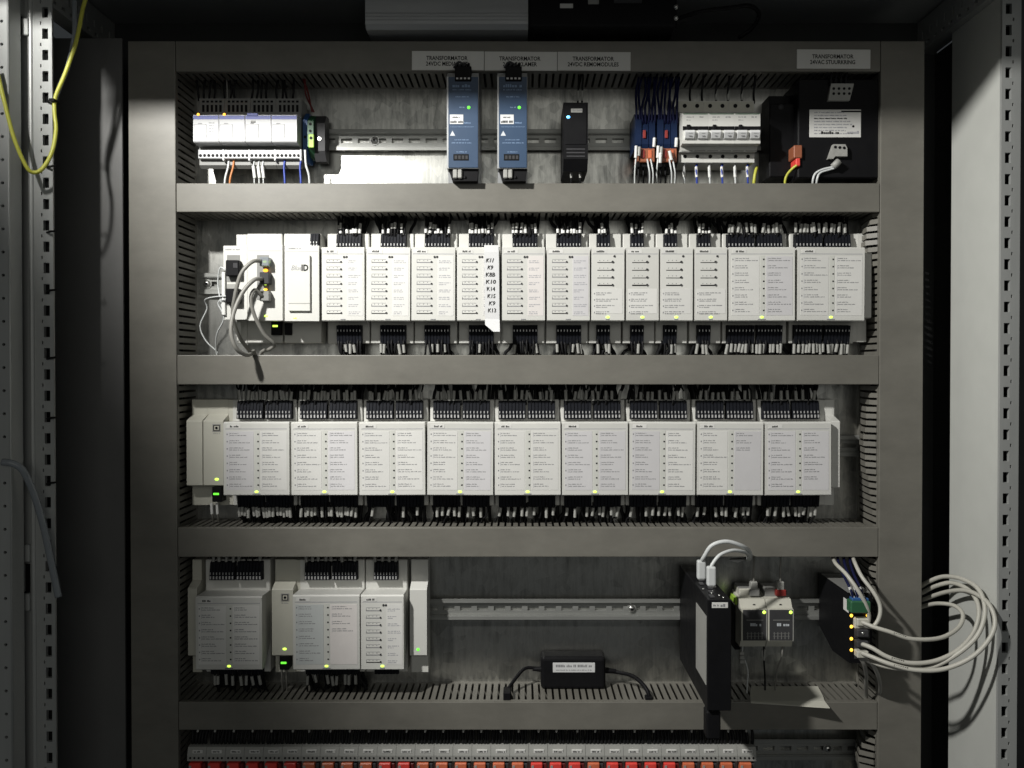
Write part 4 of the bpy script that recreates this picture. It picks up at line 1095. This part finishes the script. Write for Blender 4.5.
cc.prismd([(xq0, zc0), (xq0 + 5, zc0), (xq0 + 7, zc0 + 2.5), (xq1, zc0 + 2.5), (xq1, zc1 - 4), (xq1 - 2, zc1), (xq0 + 5, zc1)], dF_ - 5, dF_ - .1)
cc = cc.build('lower_connector', 'sleeve', t)
k = MB()
for q in range(3): k.cyl((xq0 + 7 + q * 4.4, dF_ - 5, PZ(148.5 + .4 * q, dF_)), (0, -1, 0), 1.5, .3, 8)
k.build('contact_hole', 'black', cc)
MB().tube([P(833, 167, dF_ - 5), P(839, 161, dF_ - 6)], 3.4, 8).build('cable_plug', 'sleeve', t)
wires(t, [[P(834, 167, dF_ - 4), P(824, 169, dF_ - 3), P(816, 173, 2.5), P(813, 180, 3), P(813, 190, 10)], [P(835, 168, dF_ - 4), P(828, 170, dF_ - 3), P(820, 173, 2.5), P(817, 180, 3), P(816, 190, 10)]], 'whitewire', 1.2, 'wire', False)
MB().pbox(794, 145, 802.5, 158, dF_ - 4, 18, .8).build('fuse_holder', 'relayorange', t)
MB().pbox(796, 157, 800.5, 166, dF_ - 3, 18, .8).build('crimp', 'termred', t)
wires(t, [[P(797, 165, dF_ - 2), P(792, 169, 6), P(787, 175, 10), P(785, 182, 12), P(785, 194, 16)]], 'yg', 1.4, 'wire', False)
wires(t, [[P(830 + 5 * q, 86, dF_ - 2), P(831 + 5 * q, 78, 1), P(832 + 5 * q, 72, 6), P(832 + 5 * q, 62, 24)] for q in range(4)], 'wire', 1.1)

# white name plates on the top duct
def plate(px0, px1, py0, py1, lines, label, tilt=0.0):
    t = thing('name_plate', label, 'label', (PX((px0 + px1) / 2, 0), 0, PZ((py0 + py1) / 2, 0)), 'white labels on the top duct')
    x0, x1, z0, z1 = RECT(px0, py0, px1, py1, 0)
    MB().box(x0, x1, -1.2, -.02, z0, z1, .3).build('plate', 'paper', t)
    text_mesh('lettering', lines, 5.6, (x0 + x1) / 2 - 1, (z0 + z1) / 2 - .6, -1.25, 'black_ink', t, spacing=1.0, bold=.12, xscale=.86)
    t.rotation_euler = (0, math.radians(tilt), 0)
plate(412, 484, 51.5, 70.5, ['TRANSFORMATOR', '24VDC MEDIAKAST'], 'white transformer label above the left blue power supply', .3)
plate(484.6, 557, 52, 71, ['TRANSFORMATOR', '24VDC KLAMER'], 'white transformer label above the right blue power supply', .3)
plate(557.6, 630.5, 52.3, 71, ['TRANSFORMATOR', '24VDC REMOMODULES'], 'white transformer label above the slim black converter', .3)
plate(796.5, 870, 49.8, 69, ['TRANSFORMATOR', '24VAC STUURKRING'], 'white transformer label above the black transformer', .2)

# ------------------------------------------------------------------ lower bay devices
# black adapter on the duct
zd = DZ[4][1]
t = thing('power_adapter', 'black power adapter with white label lying on the lowest duct', 'adapter', (PX(573, 44), 44, zd - 1.1))
x0, x1 = PX(541, 34), PX(606, 34)
zl = zd - 1.05
MB().box(x0, x1, 33, 54.5, zl, PZ(657, 34), 3.5, 3).build('case', 'black', t)
lb = MB().box(PX(553, 32.6), PX(595.3, 32.6), 32.6, 33.1, PZ(672.3, 33), PZ(662.6, 33), .2).build('rating_label', 'brightwhite', t)
k = MB()
for r_, (h_, c_) in enumerate(((2.6, 2), (1.0, 1))): k.words(PX(556, 32.6), PX(592, 32.6), PZ(666 + r_ * 4.1, 32.6), h_, 32.6, c_)
k.build('printed_text', 'ink', lb)
b = MB().tube([P(542, 669, 42), P(534, 668, 42), P(524, 669, 38), (PX(513, 26), 26, zl + 11), (PX(508, 16), 16, zl + 7), (PX(507, 10), 10, zl + 1.6), (PX(507, 10), 11, zl - 9)], 1.8, 8, 6)
b.cyl(P(543, 669, 42), (-1, 0, 0), 3.2, 11, 10, 2.0); b.build('left_lead', 'black', t)
MB().box(PX(503.3, 10), PX(511, 10), 4, 20, zl + .05, zl + 9, 1).build('plug', 'black', t)
b = MB().tube([P(604, 670, 42), P(616, 672, 42), (PX(632, 30), 30, zl + 16), (PX(643, 18), 18, zl + 12), (PX(649, 10), 10, zl + 5), (PX(651, 6), 9, zl - 10)], 2.1, 8, 6)
b.cyl(P(603, 670, 42), (1, 0, -.1), 3.4, 14, 10, 2.2); b.build('right_lead', 'black', t)
MB().box(PX(645.5, 8), PX(653, 8), 4.5, 12, zl + .05, zl + 4, .8).build('grommet', 'black', t)

# black industrial computer, edge-on
t = thing('industrial_computer', 'tall narrow black computer with two white plugs on top, seen edge-on', 'computer', (PX(718, DR), DR, PZ(650, DR)))
dF_ = -80
x0, x1, z0, z1 = RECT(707.5, 600, 731.5, 711, dF_)
MB().box(x0, x1, dF_, DR - .1, z0, z1, .8).build('case', 'blackm', t)
lb = MB().pbox(712, 602.5, 728, 608, dF_ - .4, dF_ + .1, .1).build('marker_tag', 'paper', t)
b = MB(); b.words(PX(713.5, dF_), PX(719, dF_), PZ(605.3, dF_), 1.6, dF_ - .42, 1.2); b.words(PX(721, dF_), PX(727, dF_), PZ(605.3, dF_), 2.6, dF_ - .42, 2.4); b.build('printed_text', 'ink', lb)
MB().box(x0 - .5, x0, dF_ + 4, dF_ + 46, z0 + 22, z1 - 16).build('side_label', 'midgrey', t)
b = MB()
for q in range(5): b.box(x0 + 4 + 2.5 * (q % 3), x0 + 8 + 2.5 * (q % 3), dF_ + 6 + 14 * q, dF_ + 14 + 14 * q, z1, z1 + 1.2, .2)
b.build('top_port', 'dkgrey', t)
b = MB()
for q in range(7): b.box(x0 + 3 + random.uniform(0, 14), 0, 0, 0, 0, 0) if False else b.dome((x0 + 3 + random.uniform(0, 14), dF_ + 6 + 7 * q, z1 + .4), 1.0, 8)
b.build('port_screw', 'steel', t)
cyl_z = PZ(711, dF_)
MB().cyl(((x0 + x1) / 2 - 4, dF_ + 9, z0), (0, 0, -1), 3.4, 2.2, 12).build('connector_ring', 'steel', t)
MB().box((x0 + x1) / 2 - 10.5, (x0 + x1) / 2 + 2.5, dF_ + 4, dF_ + 18, z0 - 28, z0 - 2.3, 1.5).build('lower_plug', 'black', t)
xm = (x0 + x1) / 2
def plug_cable(x, dpos, label, arc, r=2.0):
    t_ = thing('network_cable', label, 'cable', (x, dpos, z1), 'white cables on the black computer')
    MB().box(x - 4.2, x + 4.2, dpos - 3.5, dpos + 3.5, z1 + 1.3, z1 + 20, 1.6, 2).build('plug', 'whitewire', t_)
    MB().box(x - 3.0, x + 3.0, dpos - 3, dpos + 3, z1 + .05, z1 + 5, .4).build('plug_tip', 'steel', t_)
    b = MB().tube([(x, dpos, z1 + 18)] + arc, r, 10, 8); b.build('cord', 'whitewire', t_)
xp1 = PX(703.5, -14); xp2 = PX(711.5, -34)
plug_cable(x0 + 9, -14, 'rear white cable arching highest above the black computer', [P(704.5, 556, -20), P(712, 545.5, -24), P(726, 541.5, -24), P(741, 545.5, -20), P(749, 551, -10), P(750.5, 556.5, 2), P(749, 558.5, 18), P(747, 552, 36)])
plug_cable(x0 + 13, -38, 'front white cable arching lower above the black computer', [P(712.5, 564, -38), P(720, 555, -36), P(732, 550.5, -30), P(742, 551.5, -22), P(747.5, 554, -10), P(748, 558.5, 2), P(746, 559.5, 18), P(745, 552, 36)], 1.7)

# two small electronic modules
for i, a in enumerate((742, 768.6)):
    c = a + 25.8
    t = thing('signal_converter', ['left grey signal converter with green light, next to the black computer', 'right grey signal converter with green light and pale frame'][i], 'module', (PX(a + 12, DR), DR, PZ(620, DR)), 'grey signal converters')
    dF_ = 10
    xa, xc = PX(a, dF_), PX(c, dF_)
    z = PZ
    MB().prismx([(DR - .1, z(648.5, dF_)), (dF_ + 6, z(648.5, dF_)), (dF_ + 3, z(641.5, dF_)), (dF_, z(641, dF_)), (dF_, z(609.5, dF_)), (dF_ + 4, z(609, dF_)), (dF_ + 9, z(599, dF_ + 9)), (DR - .1, z(597, dF_ + 9))], xa, xc).build('case', 'cream', t)
    f = MB().box(xa + 1.6, xc - 1.0, dF_ - .5, dF_ + .1, z(640.5, dF_), z(609.8, dF_), .3).build('front_panel', 'dkgrey', t)
    MB().dome(P(a + 22.2, 612.3, dF_ - .5), 1.8, 10, depth=.8).build('status_light', 'led_lime', t)
    k = MB(); e = dF_ - .52
    k.words(PX(a + 9, dF_), PX(a + 20, dF_), z(624.5, dF_), 3, e, 2.6); k.build('printed_text', 'white_ink', f)
    k = MB(); k.box(PX(a + 5, dF_), PX(a + 22, dF_), e - .05, e + .1, z(620.3, dF_), z(619.6, dF_))
    for q in range(5): k.box(PX(a + 6 + q * 3.6, dF_), PX(a + 6 + q * 3.6, dF_) + .7, e - .05, e + .1, z(639, dF_), z(632, dF_))
    for q in range(2): k.box(PX(a + 5, dF_), PX(a + 22, dF_), e - .05, e + .1, z(633.3 + 3 * q, dF_), z(633 + 3 * q, dF_))
    k.build('printed_text', 'greyp', f)
    MB().box(xc - .9, xc - .1, dF_ - .8, dF_ + .1, z(641, dF_), z(609.5, dF_)).build('frame_edge', 'sleeve', t)
    MB().cyl(P(a + 12, 605.5, dF_ + 6), (0, -1, 0), 1.7, .6, 10).build('screw_hole', 'black', t)
    tb = MB().box(xa + 2, xc - 3, dF_ + 16, DR - .1, z(597, dF_ + 16), z(588, dF_ + 16), .6).build('rear_terminal', 'greyp', t)
    MB().pbox(a + 9, 582, a + 16, 593, dF_ + 12, dF_ + 20, .8).build('plug', 'sleeve', t)
    MB().pbox(a + 7.5, 590, a + 18, 596.5, dF_ + 11, dF_ + 20, .8).build('plug_body', 'relayred' if i else 'greyp', t)
    wires(t, [[P(a + 12, 584, dF_ + 15), P(a + 11.5, 572, dF_ + 16), P(a + 12, 560, dF_ + 20), P(a + 12, 548, 34)]], 'darkcable', 1.1, 'wire', False)
    if i == 0:
        wires(t, [[P(a + 1, 646, 20), P(a, 652, 20), P(a - 1, 658, 22)], [P(a + 3, 660, 22), P(a + 6, 672, 24), P(a + 5, 690, 24), P(a + 6, 708, 26)]], 'whitewire', .7, 'wire', False)
        for q in range(3): MB().pbox(a - 2, 652 + 4.2 * q, a + 2.5, 655.6 + 4.2 * q, 18, 24, .5).build('ferrule', 'sleeve', t)
        sleeve(t, P(a + 23, 649, 20), P(a + 22, 660, 22), 'sleeve', 1.3); sleeve(t, P(a + 20, 650, 20), P(a + 20, 658, 22), 'sleeve', 1.1)
        wires(t, [[P(a + 22, 646, 20), P(a + 22, 660, 22), P(a + 23, 680, 26), P(a + 23, 706, 30)]], 'wire', 1, 'wire', False)
    else:
        wires(t, [[P(a + 14, 646, 20), P(a + 13, 658, 20), P(a + 9, 668, 22), P(a + 7, 684, 26), P(a + 6, 706, 30)]], 'darkcable', .9, 'wire', False)
t = thing('end_clamp', 'small cream end clamp with yellow-green earth block left of the signal converters', 'terminal', (PX(742, DR), DR, PZ(595, DR)))
MB().pbox(739.5, 589, 751, 598.5, 24, DR - .1, .8).build('clamp_body', 'cream', t)
MB().pbox(735, 598, 740.5, 605, 26, DR - .1, .8).build('earth_block', 'lime', t)
MB().pbox(734.5, 606, 741, 650, 32, DR - .1, .8).build('terminal_body', 'black', t)

# loose white fragment under the duct and paper sheet on the lowest duct
t = thing('paper_scrap', 'small white paper scrap tucked under the duct beside the arching cables', 'paper', P(735, 560, 20))
b = MB(); q = [P(729, 560.5, 18), P(738, 562.5, 16), P(747, 559, 20), P(742, 558.2, 30), P(731, 558.5, 30)]
b.add(q + [(x, d_, z_ + .3) for x, d_, z_ in q], [(0, 1, 2, 3, 4), (9, 8, 7, 6, 5)] + [(i, (i + 1) % 5, (i + 1) % 5 + 5, i + 5) for i in range(5)]); b.build('sheet', 'brightwhite', t)
t = thing('paper_sheet', 'folded white sheet lying over the edge of the lowest duct', 'paper', (PX(790, 10), 10, zd))
b = MB()
zt_ = zd + .3
q = [[(PX(752, 38), 38, zt_), (PX(819, 38), 38, zt_)], [(PX(751, 14), 14, zt_ + .3), (PX(824, 14), 14, zt_ + .3)], [(PX(751, 1), -1, zt_ + .5), (PX(826, -2), -2, zt_ + 1.2)], [(PX(753, -6), -2.5, zt_ - .5), (PX(829, -8), -14, zt_ - .8)]]
for k in range(3):
    a_, c_ = q[k], q[k + 1]
    up = lambda p: (p[0], p[1], p[2] + .35)
    b.add([a_[0], a_[1], c_[1], c_[0], up(a_[0]), up(a_[1]), up(c_[1]), up(c_[0])], [(3, 2, 1, 0), (4, 5, 6, 7), (1, 2, 6, 5), (3, 0, 4, 7)] + ([(0, 1, 5, 4)] if k == 0 else []) + ([(2, 3, 7, 6)] if k == 2 else []))
b.build('sheet', 'cream', t)

# network switch and its cables
t = thing('network_switch', 'black network switch seen from its side with amber lights and green power plug', 'network switch', (PX(840, DR), DR, PZ(620, DR)))
dF_ = -32
x0, x1, z0, z1 = RECT(849.5, 596, 872, 660, dF_)
MB().prismx([(dF_, z0 - 3), (dF_, z1), (DR - .1, z1 + 2), (DR - .1, z0 + 8), (10, z0 - 6)], x0, x1).build('case', 'blackm', t)
MB().box(x0, x1, dF_ + 4, DR - 6, z1 + 2.1, z1 + 2.6).build('top_plate', 'greyp', t)
MB().pbox(843.5, 601, 848.3, 613.5, dF_ - .0 + 3, dF_ + 3.4, .1).build('marker_tag', 'paper', t) if False else MB().box(x0 - .4, x0, dF_ + 2, dF_ + 14, PZ(613.5, dF_), PZ(601.5, dF_)).build('marker_tag', 'paper', t)
g = MB().pbox(851, 601.5, 871, 613.5, dF_ - 11, dF_, 1).build('power_plug', 'green', t)
MB().pbox(852.5, 598.5, 869, 603, dF_ - 8, dF_, .6).build('plug_clamp', 'blueterm', g)
for q in range(3):
    px = 854 + 5 * q
    sleeve(t, P(px, 599, dF_ - 4), P(px - 4.5, 587, dF_ - 2), 'sleevew', 1.5)
wires(t, [[P(854 + 5 * q, 600, dF_ - 4), P(850 + 5 * q, 588, dF_ - 2), P(842 + 5.5 * q, 572, dF_ + 16), P(838 + 6 * q, 560, 4), P(838 + 6 * q, 548, 24)] for q in range(3)], 'navywire', 1.4)
for py in (615.6, 626.6, 638.8, 650): MB().dome(P(851.4, py, dF_), 1.6, 10, rz=1.7, depth=.9).build('port_light', 'led_amber', t)
MB().dome(P(867.5, 615.4, dF_ - 2), 1.6, 10, rz=1.6, depth=.9).build('port_light', 'led_amber', t)
for k, (py0, py1) in enumerate(((618, 627), (629, 638), (640.5, 648.5), (650.5, 659))):
    pb = MB().pbox(854.5, py0, 870, py1, dF_ - .5, dF_ + .2, .3).build('port', 'dkgrey', t)
    MB().pbox(857.5, py0 + 1, 869, py1 - .6, dF_ - 9, dF_ - .4, .8).build('plug', 'cream' if k in (0, 3) else 'dkgrey', pb)
    MB().dome(P(863, (py0 + py1) / 2, dF_ - 9), 1.4, 8, depth=.8).build('plug_latch', 'steel', pb)
MB().pbox(855, 619, 868, 629, dF_ - 5, dF_, .8).build('plug_boot', 'cream', t)
GC = 'grey cables of the network switch'
cable('pale cable dropping from the duct onto the network switch, left of two', [(832, 556, 22), (836, 564, -10), (846, 574, -30), (857, 589, -40), (866, 605, -42), (869, 617, -40), (866, 626, -38), (860, 626, -34)], 1.9, 'greycable', group=GC)
cable('pale cable dropping from the duct, outermost at right, bending back into the switch', [(852, 554, 22), (855, 563, -10), (862, 577, -26), (874, 593, -36), (880, 606, -40), (879, 618, -42), (872, 627, -42), (862, 624, -38)], 1.9, 'greycable', group=GC)
cable('pale network cable of the smallest loop right of the duct', [(862, 622, -40), (874, 627, -48), (890, 632, -54), (912, 639, -58), (940, 638, -56), (958, 628, -48), (963, 615, -38), (955, 606, -24), (940, 603.5, -6), (928, 605, 10), (918, 608, 26)], 2.0, 'greycable', group=GC, prints=True)
cable('pale network cable of the middle loop right of the duct', [(862, 644, -40), (872, 648, -48), (888, 657, -56), (910, 663, -62), (935, 661, -64), (958, 650, -64), (974, 632, -60), (979, 610, -52), (971, 592, -36), (953, 583, -10), (936, 586, 6), (920, 594, 26)], 2.1, 'greycable', group=GC, prints=True)
cable('pale network cable of the widest loop right of the duct', [(862, 653, -40), (872, 657, -48), (890, 664, -58), (915, 670, -66), (944, 669, -72), (972, 657, -78), (990, 638, -78), (995, 620, -74), (987, 602, -62), (968, 591, -36), (946, 592, -6), (922, 600, 26)], 2.1, 'greycable', group=GC, prints=True)
cable('pale network cable arching highest above the loops right of the duct', [(870, 661, -34), (884, 666, -50), (905, 669, -60), (930, 668, -62), (956, 655, -66), (977, 636, -70), (985, 612, -64), (979, 590, -50), (962, 579, -28), (944, 576.5, -4), (930, 581, 10), (918, 588, 28)], 2.1, 'greycable', group=GC)
cable('grey cable hanging from the switch into the lowest duct, left of two', [(859, 656, -36), (864, 664, -34), (866, 674, -20), (866, 686, -4), (866, 696, 12), (866, 716, 24)], 2.0, 'darkcable', group=GC)
cable('grey cable hanging from the switch into the lowest duct, right of two', [(862, 658, -36), (872, 664, -34), (878, 676, -24), (880, 690, -6), (876, 699, 12), (872, 718, 26)], 2.0, 'darkcable', group=GC)
# ------------------------------------------------------------------ bottom terminal row
for i in range(30):
    a = 187.2 + 18.98 * i
    red = i in (0, 1, 2, 3, 4, 5, 10, 11, 18, 19, 20, 22, 23, 24, 25)
    if i == 0: lab = 'leftmost grey terminal block of the bottom row, red plug below'
    elif i == 29: lab = 'rightmost grey terminal block of the bottom row, beside the bare rail'
    else: lab = f'{ORD[i]} grey terminal block from the left in the bottom row, {"red" if red else "orange"} plug below'
    t = thing('terminal_block', lab, 'terminal', (PX(a + 9, DR), DR, PZ(752, DR)), 'grey terminals in the bottom row')
    dF_ = 4
    xa, xc = PX(a, dF_, 755), PX(a + 18.7, dF_, 755)
    zt_, zb_ = PZ(747.6, dF_), PZ(761.6, dF_)
    MB().prismx([(DR - .1, zb_ - 30), (dF_ + 8, zb_ - 30), (dF_ + 8, zb_), (dF_, zb_ + .5), (dF_, zb_ + 6), (dF_ + 2.5, zt_ - .5), (dF_ + 5, zt_), (DR - .1, zt_)], xa, xc).build('housing', 'midgrey', t)
    tg = MB().box(xa + 5, xc - 3.5, dF_ + .4, dF_ + 3, zt_ - 6.2, zt_ - 2.6, .3).build('marker_tag', 'paper', t)
    w_ = MB(); w_.words(xa + 6.5, xc - 5, zt_ - 4.4, 1.7, dF_ + .4, 1.3); w_.build('printed_text', 'black_ink', tg)
    h = MB()
    for q in range(4): h.cyl((xa + 3 + q * 4.3, dF_ + .05, zb_ + 3.6), (0, -1, 0), 1.1, .35, 8)
    h.build('probe_hole', 'black', t)
    MB().box(xa + 2, xc - 5, dF_ - 2, dF_ + 8, zb_ - 30, zb_ - 1.0, .8).build('plug', 'termred' if red else 'termorange', t)
    MB().box(xc - 4.6, xc - 1, dF_ + 1, dF_ + 8, zb_ - 30, zb_ - 2.5, .6).build('side_plug', 'redwire' if red else 'dkgrey', t)
    MB().box(xa + 2.6, xa + 5, dF_ - 2.6, dF_ - 1.9, zb_ - 30, zb_ - 3).build('pale_rib', 'sleeve', t)
    wl = []
    for q in range(5):
        x = xa + 2 + q * 3.6 + random.uniform(-.6, .6)
        wl.append([(x, dF_ + 10, zt_ - 3), (x + random.uniform(-1, 1), dF_ + 8, zt_ + 5), (x + random.uniform(-2, 2), 20, DZ[4][0] - 1), (x, 26, DZ[4][0] + 8)])
    wires(t, wl, 'wire', 1.6)
    x = xa + random.uniform(8, 11)
    sleeve(t, (x, 3.5, DZ[4][0] - 3.6), (x + .3, 4, DZ[4][0] - .6), 'sleeve', 1.2)

# ------------------------------------------------------------------ left wires and tubes
cable('yellow earth wire looping down over the left frame post', [(88, -8, -58), (83, 8, -60), (76, 42, -64), (65, 74, -68), (55.5, 97, -72), (54.5, 112, -74), (56, 130, -76), (52, 152, -80), (43, 168, -84), (34, 172.5, -86), (26, 166, -90), (14, 138, -95), (4, 100, -98), (-4, 66, -98)], 1.75, 'yg', 'earth_wire', None, 'wire')
cable('clear bluish tube behind the yellow wire at the top left', [(74, -8, -50), (74.5, 14, -52), (74, 38, -56), (68, 66, -62), (60, 86, -66), (55, 99, -70)], 2.1, 'clear', 'clear_tube', None, 'tube')
cable('clear plastic tube drooping over the left frame post', [(2, 462, -94), (14, 464, -92), (24, 472, -88), (34, 494, -82), (43, 524, -78), (50, 556, -76), (55, 580, -75), (58.5, 597, -75)], 3.0, 'clear', 'clear_tube', None, 'tube')
for k, py in enumerate((100.5, 166.5, 231.5, 290.3, 358, 418, 483)):
    t_ = MB().tube([P(47, py + 1, -67), P(50, py, -71), P(53, py - .3, -71), P(56, py - .6, -69)], 1.0, 6, 3)
    if k == 0: t_.box(*[PX(52.5, -74), PX(57.5, -74)], -77, -68, PZ(102, -74), PZ(99.4, -74))
    o = t_.build('cable_tie', 'tie', None, org=P(50, py, -67))
    tag(o, f'black cable tie on the left frame post, {ORD[k] if k else "topmost, holding the yellow wire"}' + (' from the top' if k else ''), 'cable tie', 'black cable ties on the left post')

# ------------------------------------------------------------------ lamp and cable under the roof
t = thing('cabinet_lamp', 'unlit cabinet lamp with ribbed metal cover and black body under the roof', 'lamp', (PX(520, 0), 0, 372))
dL = -18
xa, xb, xc = PX(366, dL), PX(528, dL), PX(676, dL)
zb_ = PZ(28, dL)
MB().prismx([(dL + 4, zb_), (dL, zb_ + 4), (dL, 364), (dL + 6, 371.9), (dL + 34, 371.9), (dL + 34, zb_)], xa, xb).build('cover', 'lampmetal', t)
r_ = MB()
for q in range(4): r_.box(xa + .3, xb - .3, dL - .7 + (.8 if q == 0 else 0), dL + 2, zb_ + 4 + q * 3.3, zb_ + 5.2 + q * 3.3)
r_.build('rib', 'alu', t)
bd = MB().box(xb + .1, xc, dL - 2, dL + 34, zb_ + .5, 371.8, 2, 2).build('body', 'black', t)
MB().pbox(560, 3.5, 573, 8, dL - 2.4, dL - 1.9, .2).build('marker_tag', 'paper', bd)
MB().pbox(588, -4, 599, 4, dL - 3, dL - 1.9, .8).build('sensor_window', 'midgrey', bd); MB().pbox(614, -4, 642, 3, dL - 3, dL - 1.9, .4).build('switch', 'dkgrey', bd)
for py in (7, 18): MB().dome(P(676, py, dL - 2), 2.4, 10).build('end_screw', 'steel', bd)
wires(t, [[(xc - 1, 4, zb_ + 16), P(700, 12, -12), P(730, 8, -8), P(750, 6, 0), P(759, 14, 10), P(752, 28, 20), P(738, 38, 26)]], 'wire', 2.2, 'lead', False)
